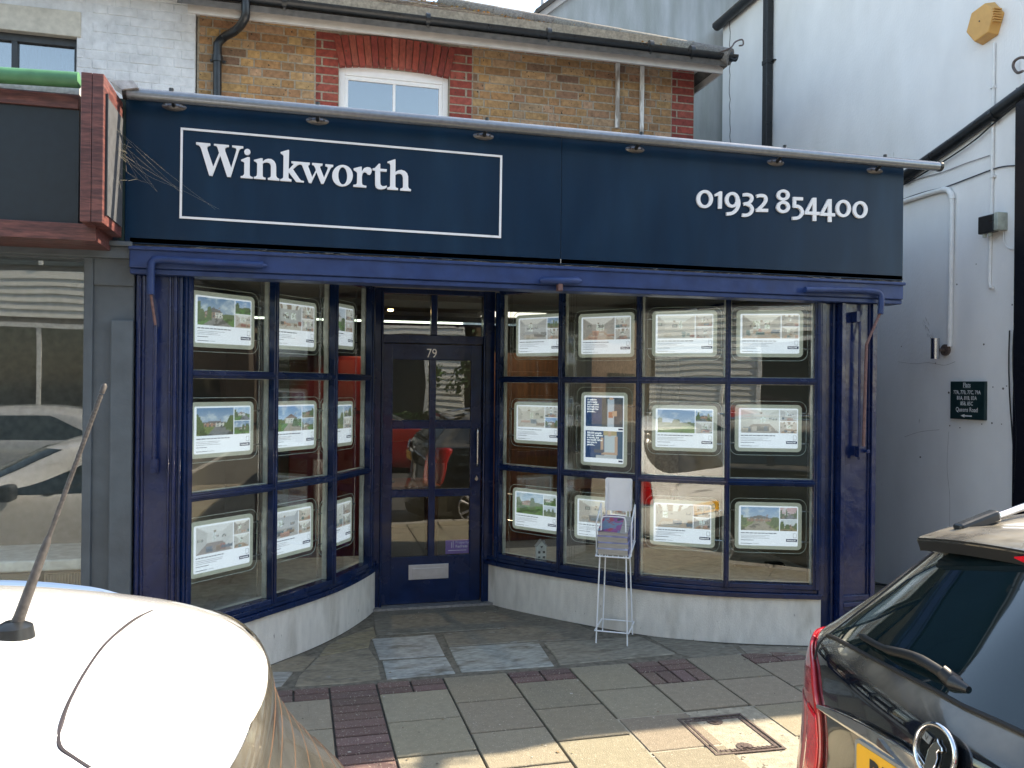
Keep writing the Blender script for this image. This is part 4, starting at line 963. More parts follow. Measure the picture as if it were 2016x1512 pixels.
# things on the shelf
q = at(1066, 1104, 'y', 5.86); q.z = .385
hs = thing('house_ornament', q, 'little white wooden house ornament with heart standing in the right bay', 'ornament')
g = MB(); w2 = .038
g.prism([q + Vector((-w2, 0, 0)), q + Vector((w2, 0, 0)), q + Vector((w2, 0, .10)), q + Vector((0, 0, .145)), q + Vector((-w2, 0, .10))], (0, .04, 0)); g.build('walls', mat('white_wood', (.7, .7, .68), .6), hs, bevel=.002)
g = MB()
for s in (-1, 1): g.obox(q + Vector((s * .021, .02, .128)), Vector((1, 0, -s * 1.18)).normalized(), (0, 1, 0), Vector((s * 1.18, 0, 1)).normalized(), .066, .05, .006)
g.box(q.x + .018, q.x + .030, q.y + .01, q.y + .025, q.z + .11, q.z + .145); g.build('roof', mat('grey_wood', (.35, .36, .38), .6), hs)
g = MB()
for sx in (-.018, .018):
    for zz in (.022, .062): g.box(q.x + sx - .009, q.x + sx + .009, q.y - .002, q.y - .0004, q.z + zz - .009, q.z + zz + .009)
g.disc(q + Vector((-.004, -.001, .104)), (0, -1, 0), .0055, .002, 10); g.disc(q + Vector((.004, -.001, .104)), (0, -1, 0), .0055, .002, 10); g.prism([q + Vector((-.009, -.001, .102)), q + Vector((.009, -.001, .102)), q + Vector((0, -.001, .090))], (0, -.002, 0))
g.build('windows', blackm, hs)
g = MB(); pts = [at(1448, 1092, 'y', 5.35), at(1470, 1100, 'y', 5.3), at(1500, 1103, 'y', 5.3), at(1525, 1110, 'y', 5.3), at(1545, 1115, 'y', 5.3)]
for p in pts: p.z = .395
cb = thing('power_cable', pts[2], 'black power cable with transformer lying on the shelf in the right bay corner', 'cable')
g.tube(catmull(pts, 6), .006, 8); g.tube(catmull([p + Vector((.02, .05, .0)) for p in pts], 6), .006, 8); g.build('lead', blackm, cb, smooth=True)
g = MB(); g.box(pts[3].x - .07, pts[3].x + .05, pts[3].y - .03, pts[3].y + .03, .386, .425); g.build('transformer', blackm, cb, bevel=.006)

# ================================================================== MAGAZINE RACK
FL, FR, BL, BR = (at(1173.3, 1266, 'z', 0), at(1235, 1272, 'z', 0), at(1199.4, 1244.4, 'z', 0), at(1257, 1250.5, 'z', 0))
rc = (FL + FR + BL + BR) / 4
rack = thing('magazine_rack', rc, 'white wire magazine stand with blank header board in front of the right bay', 'magazine rack')
u1 = (FR - FL).normalized(); v1 = Vector((-u1.y, u1.x, 0)); wdt = (FR - FL).length; dpt = max(.16, ((BL - FL).dot(v1) + (BR - FR).dot(v1)) / 2)
def rk(a, b, z): # a across 0..1, b depth 0..1 ; feet splay
    s = 1 - 0.22 * min(1, z / .62)
    return FL + u1 * (wdt * (.5 + (a - .5) * s)) + v1 * (dpt * (.5 + (b - .5) * s)) + Vector((0, 0, z))
zb_ = .575; TB = .07; rw_ = .0050
for a, b in ((0, 0), (1, 0)):
    g = MB(); g.tube([rk(a, b, 0), rk(a, b, .79)], rw_, 8); g.build('leg', wire, rack, smooth=True)
for a, b in ((0, 1), (1, 1)):
    g = MB(); g.tube([rk(a, b, 0), rk(a, b, .62), rk(a, b, .62) + Vector((0, 0, .42))], rw_, 8); g.build('leg', wire, rack, smooth=True)
g = MB(); P = [rk(-.06, -.05, .085), rk(1.06, -.05, .085), rk(1.06, 1.05, .085), rk(-.06, 1.05, .085)]
for i in range(4): g.tube([P[i], P[(i + 1) % 4]], rw_ * .9, 8)
g.build('lower_ring', wire, rack, smooth=True)
g = MB()
g.tube(catmull([rk(0, 0, .78), rk(0.02, 0, .82), rk(.15, 0, .835), rk(.85, 0, .835), rk(.98, 0, .82), rk(1, 0, .78)], 4), rw_, 8)
P = [rk(-.18, -.12, zb_), rk(1.18, -.12, zb_), rk(1.22, 1.1, zb_ + TB), rk(-.22, 1.1, zb_ + TB)]
for i in range(4): g.tube([P[i], P[(i + 1) % 4]], rw_, 8)
for k in range(7): a = -.15 + k * .217; g.tube([rk(a, -.12, zb_), rk(a, 1.1, zb_ + TB)], rw_ * .7, 6)
for a, sg in ((-.2, -1), (1.2, 1)):
    g.tube(catmull([rk(a, .15, zb_), rk(a + .02 * sg, .10, .78), rk(a + .02 * sg, .2, .80), rk(a + .02 * sg, .9, .885), rk(a + .02 * sg, 1.0, .86), rk(a, 1.05, zb_ + TB)], 3), rw_, 8)
g.build('basket', wire, rack, smooth=True)
hb = rk(.5, 1, 1.0); g = MB()
g.prism([rk(.5, 1, 0) + u1 * p[0] + v1 * -.006 + Vector((0, 0, .955 + p[1])) for p in roundrect(wdt * .90, .225, .014)], v1 * .006)
g.build('header_board', wire, rack)
# magazines
mags = [(.110, 'lowest thick magazine in the pile on the white wire rack', (.40, .42, .55)), (.075, 'second magazine from the bottom of the pile on the white wire rack', (.30, .32, .5)), (.060, 'third magazine up, with grey page edges, in the pile on the wire rack', (.3, .3, .5)), (.035, 'top magazine with purple and red cover on the pile in the wire rack', (.35, .08, .35))]
hts = [.045, .04, .042, .030]; z = zb_ + .008
for i, (_, lab, cc) in enumerate(mags):
    an = random.uniform(-.05, .05); uu = (u1 * math.cos(an) + v1 * math.sin(an)); vv = Vector((-uu.y, uu.x, .33)).normalized(); wwn = uu.cross(vv); c0 = rk(.5, .5, z + TB * .5) + wwn * (hts[i] / 2)
    MW = wdt * .98; MD = .235
    m_ = thing('magazine', rk(.5, .5, z), lab, 'magazine', 'magazines piled in the wire rack')
    g = MB(); g.obox(c0, uu, vv, wwn, MW - .004, MD, hts[i] - .004); g.build('pages', magp, m_, bevel=.002)
    g = MB(); ct = c0 + wwn * (hts[i] / 2 - .0012)
    if i == 3:
        g.grid(lambda a, b: ct + uu * (a - .5) * MW + vv * (b - .5) * (MD + .004) + Vector((0, 0, .004 * math.sin(a * 5) + .001)), 26, 26)
        def cv(i_, j_):
            u, v = i_ / 26, j_ / 26; n = fbm(u * 4, v * 4, 3); n2 = fbm(u * 7, v * 7, 9)
            if v > .82: return (.16, .03, .20)
            if n2 > .55: return (.45, .06, .10)
            if n > .5: return (.18, .28, .40)
            if n2 < .3: return (.03, .07, .06)
            return (.30, .08, .28)
        g.pc = [cv(a, b) for b in range(27) for a in range(27)]
        g.build('cover', mat('printed_cover', (1, 1, 1), .3, attr='Col', amp=.1), m_, smooth=True)
    else:
        g.obox(ct, uu, vv, wwn, MW, MD + .003, .0018); g.build('cover', mat('magazine_cover_%d' % i, cc, .35), m_)
    g = MB(); g.obox(c0 + uu * MW / 2, uu, vv, wwn, .002, MD, hts[i]); g.build('spine', mat('violet_spine', (.30, .30, .48), .4, col2=(.07, .08, .2), nscale=22, fac=(.45, .55)), m_)
    z += hts[i]

# ================================================================== NEIGHBOUR, LEFT
nb = thing('white_brick_building', (-3, YB, 0), 'white painted brick building with dark sash window above the neighbouring shop', 'building')
g = MB(); XN = -0.905; yn = YB - 0.03
nw0, nw1, nz1 = at(-200, 100, 'y', yn).x, at(151, 100, 'y', yn).x, at(80, 66, 'y', yn).z
for row in range(0, 28):
    z0 = 3.0 + row * CH; x = XN; hd = row % 2 == 0
    x = XN + (.057 if row % 2 else 0)
    while x > -4.2:
        L = .108 if hd else .222; hd = not hd
        xa, xb = x - L, min(x, XN)
        if z0 < nz1 and xa < nw1 - .02:
            if xb > nw1 + .03: xa = nw1
            elif xb > nw0 + .02:
                x -= L; continue
        if not (z0 >= nz1 - .02 and z0 < nz1 + .22 and xa < nw1 + .10):
            j = .0022; g.box(xa + j, xb - j, yn - .005 + random.uniform(-.0025, .0025), yn + .03, z0 + j, z0 + CH - j)
        x -= L
g.build('brick_facing', wbrick, nb, bevel=.0055)
g = MB(); g.box(nw1, XN, yn, yn + .25, 0, 5.1); g.box(-4.2, nw1, yn, yn + .25, nz1 + .02, 5.1); g.box(-4.2, nw1, yn, yn + .25, 0, 3.3); g.build('wall', wbrick, nb)
g = MB(); g.box(-4.2, nw1 + .03, yn - .012, yn + .1, nz1 + .0, nz1 + .20); g.build('lintel', mat('cream_lintel', (.50, .47, .40), .8, amp=.15), nb, bevel=.006)
g = MB(); yy = yn + .05
g.box(nw0, nw1, yy, yy + .06, nz1 - .06, nz1); g.box(nw1 - .03, nw1, yy, yy + .06, 3.3, nz1 - .06); mx = at(28, 100, 'y', yy).x; g.box(mx - .02, mx + .02, yy, yy + .06, 3.3, nz1 - .06)
g.box(nw0, nw1 - .03, yy + .005, yy + .05, 3.95, 3.98)
wf = g.build('window_frame', mat('dark_frame', (.03, .035, .04), .5), nb, bevel=.003)
for a, b in ((nw0, mx - .02), (mx + .02, nw1 - .03)):
    g = MB(); g.box(a, b, yy + .03, yy + .035, 3.3, nz1 - .06); g.build('pane', gl_up, wf)
g = MB(); g.box(-4.2, nw1, yy + .2, yy + .22, 3.2, nz1 + .1); g.build('curtain', mat('net_curtain', (.30, .33, .40), .9, stretch=(6, 6, 1), amp=.3), wf)
gt = MB(); gutter(gt, (-4.2, YB - .28, 4.90), (-.90, YB - .28, 4.88), .055, Vector((0, 1, 0))); gt.build('gutter', blackm, nb, smooth=True)
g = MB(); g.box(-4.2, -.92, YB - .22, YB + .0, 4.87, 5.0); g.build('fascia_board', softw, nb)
g = MB(); g.prism([(-4.2, YB - .3, 5.0), (-.95, YB - .3, 5.0), (-.95, YB + 2.5, 6.0), (-4.2, YB + 2.5, 6.0)], (0, 0, .04)); g.build('roof', MATS['roof_felt'], nb)

ns = thing('neighbour_shopfront', (-1.6, 4.6, 0), 'grey painted shopfront with large window left of the navy shop', 'shopfront')
a = at(165, 700, 'y', 4.66); xw = a.x; XG = -.885
g = MB(); g.box(xw, XG, 4.66, 4.80, 0, 2.42); g.box(xw + .0, xw + .045, 4.64, 4.66, 0, 2.36)
xp = at(217, 700, 'y', 4.62).x; g.box(xp, XG, 4.62, 4.66, 0, 2.02); g.box(xw + .045, XG, 4.645, 4.66, 2.2, 2.42)
g.build('pilaster', greyp, ns, bevel=.006)
zt = at(80, 507, 'y', 4.66).z; zl = at(80, 1150, 'y', 4.66).z
g = MB(); g.box(-4.2, xw, 4.66, 4.80, zt, 2.42); g.box(-4.2, xw, 4.66, 4.80, 0, .35); g.box(-4.2, XG, 4.60, 4.70, 2.34, 2.40); g.box(-4.2, XG, 4.57, 4.70, 2.40, 2.425); g.build('frame', greyp, ns, bevel=.004)
g = MB(); g.box(-4.2, xw, 4.70, 4.706, .35, zt); g.build('pane', glass_mat('shop_glass', .11, wob=.06), ns)
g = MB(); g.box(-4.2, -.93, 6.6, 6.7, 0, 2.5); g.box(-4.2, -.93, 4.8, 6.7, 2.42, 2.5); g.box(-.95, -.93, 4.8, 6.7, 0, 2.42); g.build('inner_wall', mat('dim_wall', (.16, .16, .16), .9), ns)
g = MB(); g.box(-4.2, xw - .0, 4.82, 5.3, .68, .74); g.build('counter', mat('white_counter', (.62, .64, .64), .4), ns, bevel=.01)
g = MB(); a1 = at(92, 1100, 'y', 4.9).x; g.box(a1, xw - .01, 4.86, 5.2, .1, .66)
for k in range(16): xx = a1 + (xw - a1) * (k + .5) / 16; g.box(xx - .004, xx + .004, 4.845, 4.86, .1, .655)
g.build('ribbed_panel', mat('ribbed_wood', (.32, .25, .18), .6, amp=.2), ns)
g = MB(); g.box(-4.2, at(78, 1100, 'y', 4.9).x, 4.88, 5.2, .1, .66); g.build('brown_panel', mat('olive_panel', (.17, .155, .13), .5, amp=.1), ns)

sg2 = thing('neighbour_sign', (-1.6, 4.2, 2.5), 'blank dark fascia sign with wood effect trim and projecting end box', 'sign')
yp_ = 4.36
z_t = at(80, 210, 'y', yp_).z; z_b = at(80, 440, 'y', yp_).z; xe = at(155, 300, 'y', yp_).x
g = MB(); g.box(-4.2, xe, yp_, 4.66, z_b, z_t); g.build('panel', darkp, sg2)
g = MB(); g.box(-4.2, xe, yp_ - .015, 4.66, z_t, at(80, 183, 'y', yp_).z); g.build('top_trim', woodh, sg2, bevel=.003)
g = MB(); g.box(-4.2, at(190, 460, 'y', yp_ - .05).x, yp_ - .06, 4.66, at(80, 470, 'y', yp_ - .05).z, z_b); g.build('bottom_trim', woodh, sg2, bevel=.003)
yb0 = 4.17; bx0 = at(158, 300, 'y', yb0).x; bxm = at(180, 300, 'y', yb0).x; bx1 = at(203, 300, 'y', yb0).x
bz1 = at(180, 143, 'y', yb0).z; bz0 = at(180, 437, 'y', yb0).z
g = MB(); g.box(bx0, bxm - .001, yb0, 4.58, bz0, bz1); g.box(bxm + .001, bx1, yb0, 4.58, bz0, bz1); g.build('end_box', woodm, sg2, bevel=.003)
g = MB(); g.box(bx1, bx1 + .006, yb0 + .05, 4.56, bz0 + .05, bz1 - .09); g.build('side_panel', mat('shaded_grey_panel', (.075, .08, .09), .5, amp=.2, nscale=8), sg2)  # grey panel darkened: shade on the unlit side put into its colour
g = MB(); g.box(bx1, bx1 + .010, yb0 + .035, yb0 + .05, bz0 + .04, bz1 - .08); g.build('side_frame', darkp, sg2)
g = MB(); g.box(-4.2, xe, yp_ + .0, 4.66, at(80, 180, 'y', yp_).z, at(80, 160, 'y', yp_).z); g.build('plastic_sheet', mat('crumpled_plastic', (.45, .45, .46), .25, amp=.3, nscale=10, bump=1.0, bscale=18), sg2)
gr = MB(); a = at(0, 148, 'y', 4.26); b = at(156, 158, 'y', 4.26); a = b + (a - b) * 8; gr.tube([a, b], .037, 20); tag(gr.build('awning_roller', green, smooth=True), 'green tubular awning roller above the blank dark sign', 'awning roller')
g = MB(); p = [at(*q, 'y', 4.45) for q in ((215, 158), (262, 158), (272, 172), (240, 176))]
g.prism(p, (0, .15, .0)); tag(g.build('plastic_sheeting', MATS['crumpled_plastic']), 'torn clear plastic sheeting poking out behind the wooden sign box', 'plastic sheet')
# cobweb strands between the box and the navy sign
g = MB(); rn = random.Random(4)
W0 = [at(x, y, 'y', 4.40) for x, y in ((222, 248), (236, 280), (240, 330), (232, 300))]
W1 = [at(x, y, 'y', YS - .01) for x, y in ((310, 378), (360, 382), (424, 412), (432, 412), (300, 362), (345, 368), (270, 350))]
for a in W0:
    for b in W1:
        if rn.random() < .6:
            mid = (a + b) / 2 + Vector((0, 0, -.03 * rn.random())); g.tube(catmull([a, mid, b], 4), .00028, 4, False)
for k in range(16):
    a = at(236 + rn.uniform(-14, 20), 330 + rn.uniform(-60, 30), 'y', 4.45); g.tube([a, a + Vector((rn.uniform(-.02, .06), .02, rn.uniform(-.05, .02)))], .0006, 4, False)
tag(g.build('cobweb', mat('fine_silk', (.40, .37, .28), .6)), 'dusty cobweb strung between the wooden sign box and the navy sign', 'cobweb')

# ================================================================== RIGHT HAND BUILDING (wall along the alley)
XW = 4.90
rb = thing('rendered_building', (5.5, 7, 0), 'tall white rendered building whose plain side wall lines the alley on the right', 'building')
g = MB(); g.prism([(XW, 4.72, -.02), (XW, 9.02, -.02), (XW, 9.02, 6.16), (XW, 5.5, 6.16), (XW, 5.5, 5.02), (XW, 4.72, 5.02)], (.3, 0, 0))
g.box(XW + .3, 16.0, 5.6, 9.0, 0, 6.1); g.box(XW + .3, 16.0, 4.74, 5.6, 0, 4.28)  # unseen storey set back, front block height chosen, to place the pavement shadow edge
g.build('wall', wall_w, rb, bevel=.01)
g = MB(); g.prism([(XW - .1, 9.1, 6.12), (XW - .1, 5.5, 6.12), (7.2, 5.5, 7.8), (7.2, 9.1, 7.8)], (0, 0, .05)); g.build('roof', MATS['roof_felt'], rb)
gt = MB(); gutter(gt, (XW - .06, 5.5, 6.13), (XW - .06, 9.06, 6.13), .06, Vector((1, 0, 0))); gt.build('gutter', blackm, rb, smooth=True)
X = lambda px, py, x=XW: at(px, py, 'x', x)
def wp(pts, r, n=10, x=XW - .03): return MB().tube([X(*p, x) for p in pts], r, n)
dp = X(1512, 0, XW - .05); g = MB(); g.box(XW - .085, XW - .01, dp.y - .045, dp.y + .045, 1.2, 6.1)
q = X(1512, 121, XW - .05); g.box(XW - .09, XW, dp.y - .052, dp.y + .052, q.z - .03, q.z + .02); g.box(XW - .03, XW - .0, dp.y - .10, dp.y + .06, q.z - .012, q.z + .0); g.build('downpipe', blackm, rb, bevel=.005)
g = MB(); crk = [X(1437 + random.uniform(-1.5, 1.5), y) for y in range(40, 300, 12)]; g.tube(crk, .006, 5); g.build('crack', mat('dark_crack', (.10, .09, .09), .9), rb)
# front pilaster (black edge at the right of the picture)
e = X(1998, 500, XW - .03); g = MB(); g.box(XW - .04, XW + .35, 4.56, e.y, 0, X(2000, 205).z + .1); g.build('pilaster', mat('black_gloss', (.008, .009, .013), .25, amp=.1), rb, bevel=.006)
g = wp([(1775, 352), (1890, 272), (2016, 180), (2120, 105)], .048, 14); g.build('diagonal_pipe', blackm, rb, smooth=True)
g = MB()
for p in ((1958, 225), (1835, 312)): c = X(*p, XW - .03); d = (X(2016, 180, XW - .03) - X(1775, 352, XW - .03)).normalized(); g.tube([c - d * .015, c + d * .015], .054, 14)
g.build('pipe_clip', blackm, rb)
def wcable(lab, pts, r, m=blackm, nm='wall_cable', cat='cable', x=XW - .012, sm=5):
    g = MB(); g.tube(catmull([X(*p, x) for p in pts], sm), r, 7); return tag(g.build(nm, m, smooth=True), lab, cat)
wcable('slack black cable looping below the diagonal black pipe', [(1778, 364), (1812, 345), (1870, 310), (1920, 275), (1960, 240), (2016, 195)], .006, x=XW - .03)
wcable('thin dark cable sagging across the white wall above the white conduit', [(1770, 395), (1820, 378), (1862, 368), (1905, 352), (1965, 330), (2000, 326)], .005)
wcable('pale grey cable running just below the end of the sign light', [(1770, 366), (1815, 350), (1858, 338), (1900, 322), (1948, 306)], .004, mat('grey_cable', (.35, .33, .32), .6))
g = MB(); g.tube(catmull([X(1998, y, XW - .035) + Vector((0, .015 * math.sin(y * .02), 0)) for y in range(650, 1010, 40)], 5), .006, 7); g.tube(catmull([X(1993, y, XW - .03) + Vector((0, .03 * math.sin(y * .011), 0)) for y in range(650, 1010, 40)], 5), .005, 7)
tag(g.build('wall_cable', blackm, smooth=True), 'pair of black cables hanging down beside the black front edge of the white building', 'cable')
pipew = mat('white_plastic_pipe', (.74, .74, .73), .4, amp=.06)
cd1 = thing('conduit', X(1868, 600), 'white plastic conduit bending down the wall to the steel wall light', 'pipe', 'white conduits on the rendered wall')
g = MB(); g.tube([X(*p, XW - .025) for p in ((1774, 398), (1830, 380), (1858, 373), (1867, 374), (1873, 383), (1874, 400), (1872, 520), (1870, 682))], .019, 12); g.build('pipe', pipew, cd1, smooth=True)
g = MB(); g.tube([X(*p, XW - .025) for p in ((1856, 373), (1867, 374), (1873, 383), (1874, 392))], .024, 12); g.build('elbow', pipew, cd1, smooth=True)
cd2 = thing('conduit', X(1953, 300), 'thin white conduit dropping from the yellow alarm box down past the junction box', 'pipe', 'white conduits on the rendered wall')
g = MB(); g.tube([X(*p, XW - .014) for p in ((1957, 85), (1956, 172), (1954, 300), (1952, 420), (1949, 500), (1948, 558), (1950, 566), (1955, 566))], .011, 8); g.build('pipe', pipew, cd2, smooth=True)
g = MB()
for y in (172, 348): c = X(1955, y, XW - .014); g.box(XW - .03, XW, c.y - .018, c.y + .018, c.z - .008, c.z + .008)
g.build('clip', pipew, cd2)
# alarm box: hexagonal
c = X(1947, 47); c.x = XW
al = thing('alarm_box', c, 'yellow ochre hexagonal burglar alarm box high on the white wall', 'alarm box')
om = mat('ochre_plastic', (.62, .34, .09), .45, amp=.06)
Dp = .085; rA = .148
hexo = [(rA * math.cos(R(60 * k + 8)) * .98, rA * math.sin(R(60 * k + 8)) * 1.02) for k in range(6)]
g = MB(); vs = [c + Vector((-.0, -p[0], p[1])) for p in hexo] + [c + Vector((-Dp, -p[0] * .88, p[1] * .88)) for p in hexo]
g.add(vs, [(0, 1, 2, 3, 4, 5)[::-1], (6, 7, 8, 9, 10, 11)] + [(k, (k + 1) % 6, (k + 1) % 6 + 6, k + 6) for k in range(6)]); g.build('housing', om, al, bevel=.006)
g = MB()
for k in range(6):
    z = c.z - .045 + k * .018; g.box(c.x - Dp - .004, c.x - .02, c.y - rA * .93, c.y - rA * .80, z, z + .008)
g.build('louvre', om, al)
g = MB(); g.disc(c + Vector((-Dp, 0, .01)), (-1, 0, 0), .006, .003, 8); g.build('screw', blackm, al)
# wrought iron curl at the right edge
q = [X(*p, XW - .05) for p in ((2030, 118), (2012, 113), (1998, 120), (1995, 132), (2003, 143), (2014, 140))]
g = MB(); g.tube(catmull(q, 5), .010, 8); g.tube([q[0], q[0] + Vector((0.05, -.1, -.3))], .010, 8); tag(g.build('iron_bracket', iron, smooth=True), 'curled black wrought iron bracket at the far right of the white wall', 'bracket')
# junction box
c = X(1963, 442); jb = thing('junction_box', c, 'small black and grey junction box on the white wall above the pipe end', 'junction box')
g = MB(); g.box(XW - .09, XW - .035, c.y - .055, c.y + .085, c.z - .065, c.z + .065); g.build('cover', blackm, jb, bevel=.008)
g = MB(); g.box(XW - .09, XW - .0, c.y - .095, c.y - .057, c.z - .06, c.z + .07); g.box(XW - .035, XW, c.y - .057, c.y + .07, c.z - .05, c.z + .06); g.build('box', mat('grey_green_plastic', (.35, .38, .33), .5), jb, bevel=.006)
g = MB()
for dy in (.05, .0): g.tube([(XW - .06, c.y + dy, c.z - .065), (XW - .06, c.y + dy, c.z - .09)], .014, 8)
g.build('cable_gland', MATS['grey_green_plastic'], jb)
wcable('short pale wire looping from the junction box to the black front edge', [(1975, 455), (1978, 480), (1990, 490), (2002, 488)], .004, pipew)
# steel wall light
c = X(1862, 686); wl = thing('wall_light', c, 'stainless steel up and down cylinder wall light at the foot of the conduit', 'wall light')
g = MB(); q = Vector((XW - .10, c.y + .0, 0)); z1 = X(1855, 665, XW - .1).z; z0 = X(1855, 706, XW - .1).z
g.tube([(XW - .10, c.y, z0), (XW - .10, c.y, z1)], .032, 20); g.build('cylinder', chrome, wl, smooth=True)
g = MB(); g.disc((XW - .002, c.y - .01, (z0 + z1) / 2 - .01), (-1, 0, 0), .045, .02, 20); g.tube([(XW, c.y - .01, (z0 + z1) / 2 - .01), (XW - .1, c.y, (z0 + z1) / 2 - .01)], .012, 8); g.build('mount', iron, wl)
# flats sign
p0 = X(1877, 750); p1 = X(1945, 828); ya, yb_ = p0.y, X(1944, 790).y; z1 = X(1877, 751).z; z0 = X(1877, 824).z
fs = thing('flats_sign', (XW, (ya + yb_) / 2, z0), 'small dark green sign listing Flats 77A to 85C Queens Road with white arrow', 'sign')
g = MB(); g.box(XW - .028, XW, yb_, ya, z0, z1); g.build('board', mat('dark_green_board', (.010, .028, .030), .35, amp=.1), fs, bevel=.003)
g = MB(); hh = z1 - z0; ctr = (ya + yb_) / 2; xf = XW - .029
for s, sz, fz in (('Flats', .052, .86), ('77A, 77B, 77C, 79A', .042, .68), ('81A, 81B, 83A', .042, .53), ('85B, 85C', .042, .385), ('Queens Road', .050, .215)):
    text_mb(g, s, sz * hh / .30, (xf, ctr, z0 + hh * fz - .004), (0, -1, 0), (0, 0, 1), .0008, squash=.80, bold=.0004)
g.box(xf - .001, xf, ctr - .035, ctr + .035, z0 + hh * .83, z0 + hh * .836)
zz = z0 + hh * .09; g.box(xf - .001, xf, ctr - .05, ctr + .02, zz - .004, zz + .006); g.prism([(xf, ctr + .02, zz - .012), (xf, ctr + .02, zz + .014), (xf, ctr + .058, zz + .001)], (-.001, 0, 0))
g.build('lettering', mat('white_lettering', (.75, .75, .75), .5), fs)
# drilled holes, scuffs and hairline cracks on the wall
g = MB(); rn = random.Random(8)
for px, py in ((1955, 762), (1975, 765), (1982, 760), (1953, 833), (1972, 835), (1890, 842), (1868, 773), (1775, 682), (1937, 678), (1993, 600), (1870, 838), (1884, 560), (1933, 835), (1812, 900), (1842, 715), (1762, 590), (1922, 520)):
    q = X(px, py); g.disc((XW + .001, q.y, q.z), (-1, 0, 0), rn.uniform(.004, .009), .003, 8)
o_ = g.build('fixing_hole', mat('hole_grey', (.16, .15, .14), .9), rb); o_['kind'] = 'stuff'
g = MB()
for k in range(26):
    t = rn.random(); q = X(1815 + 25 * t + rn.uniform(-3, 3), 620 + 60 * t + rn.uniform(-8, 8)); d = Vector((0, -.012, -.03)); g.tube([(XW - .0006, q.y, q.z), (XW - .0006, q.y + d.y * 1.2, q.z + d.z)], rn.uniform(.0010, .0022), 4)
o_ = g.build('scuff_mark', mat('scuff_grey', (.36, .35, .34), .9), rb); o_['kind'] = 'stuff'
for pts in (((1768, 712), (1800, 716), (1830, 714), (1860, 719), (1880, 712)), ((1868, 850), (1866, 920), (1870, 980), (1868, 1060)), ((1780, 860), (1812, 850), (1850, 846)), ((1760, 300), (1762, 420), (1766, 520))):
    g = MB(); g.tube(catmull([X(a_ + rn.uniform(-2, 2), b_, XW - .0005) for a_, b_ in pts], 6), .0014, 4); g.build('hairline_crack', MATS['scuff_grey'], rb)
# far grey gabled building and pole
fb = thing('gabled_building', (4.0, 9.2, 0), 'stained grey rendered gable wall rising behind the slate roof', 'building')
yg = 9.2; gl = at(1073, 33, 'y', yg)
g = MB(); sl_ = .86; top = 4.0
g.prism([(gl.x, yg, 0), (XW + 2.5, yg, 0), (XW + 2.5, yg, gl.z + 2.2), (gl.x + 2.2 / sl_, yg, gl.z + 2.2), (gl.x, yg, gl.z)], (0, 5, 0)); g.build('wall', wall_g, fb)
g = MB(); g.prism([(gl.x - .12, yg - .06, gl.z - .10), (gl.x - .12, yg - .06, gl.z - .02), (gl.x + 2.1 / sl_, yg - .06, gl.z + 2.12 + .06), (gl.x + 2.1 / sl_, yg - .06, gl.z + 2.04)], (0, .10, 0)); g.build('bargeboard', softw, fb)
g = MB(); g.prism([(gl.x - .14, yg - .10, gl.z - .03), (gl.x - .14, yg - .10, gl.z + .03), (gl.x + 2.1 / sl_, yg - .10, gl.z + 2.20), (gl.x + 2.1 / sl_, yg - .10, gl.z + 2.13)], (0, 5, 0)); g.build('roof', MATS['roof_felt'], fb)
pq = at(1068, 20, 'y', 14); g = MB(); g.tube([(pq.x, 14, 0), (pq.x, 14, 12)], .035, 12); tag(g.build('lamp_pole', mat('pale_grey_pole', (.45, .46, .5), .4), smooth=True), 'pale grey pole standing against the sky behind the slate roof', 'pole')
g = MB(); p = [(4.1, 6.2, .01), (4.3, 6.0, .02), (4.6, 6.1, .015), (4.85, 5.9, .02), (4.8, 5.5, .01)]; g.tube(catmull(p, 5), .01, 7); tag(g.build('ground_cable', blackm, smooth=True), 'black cable lying on the ground in the alley entrance', 'cable')

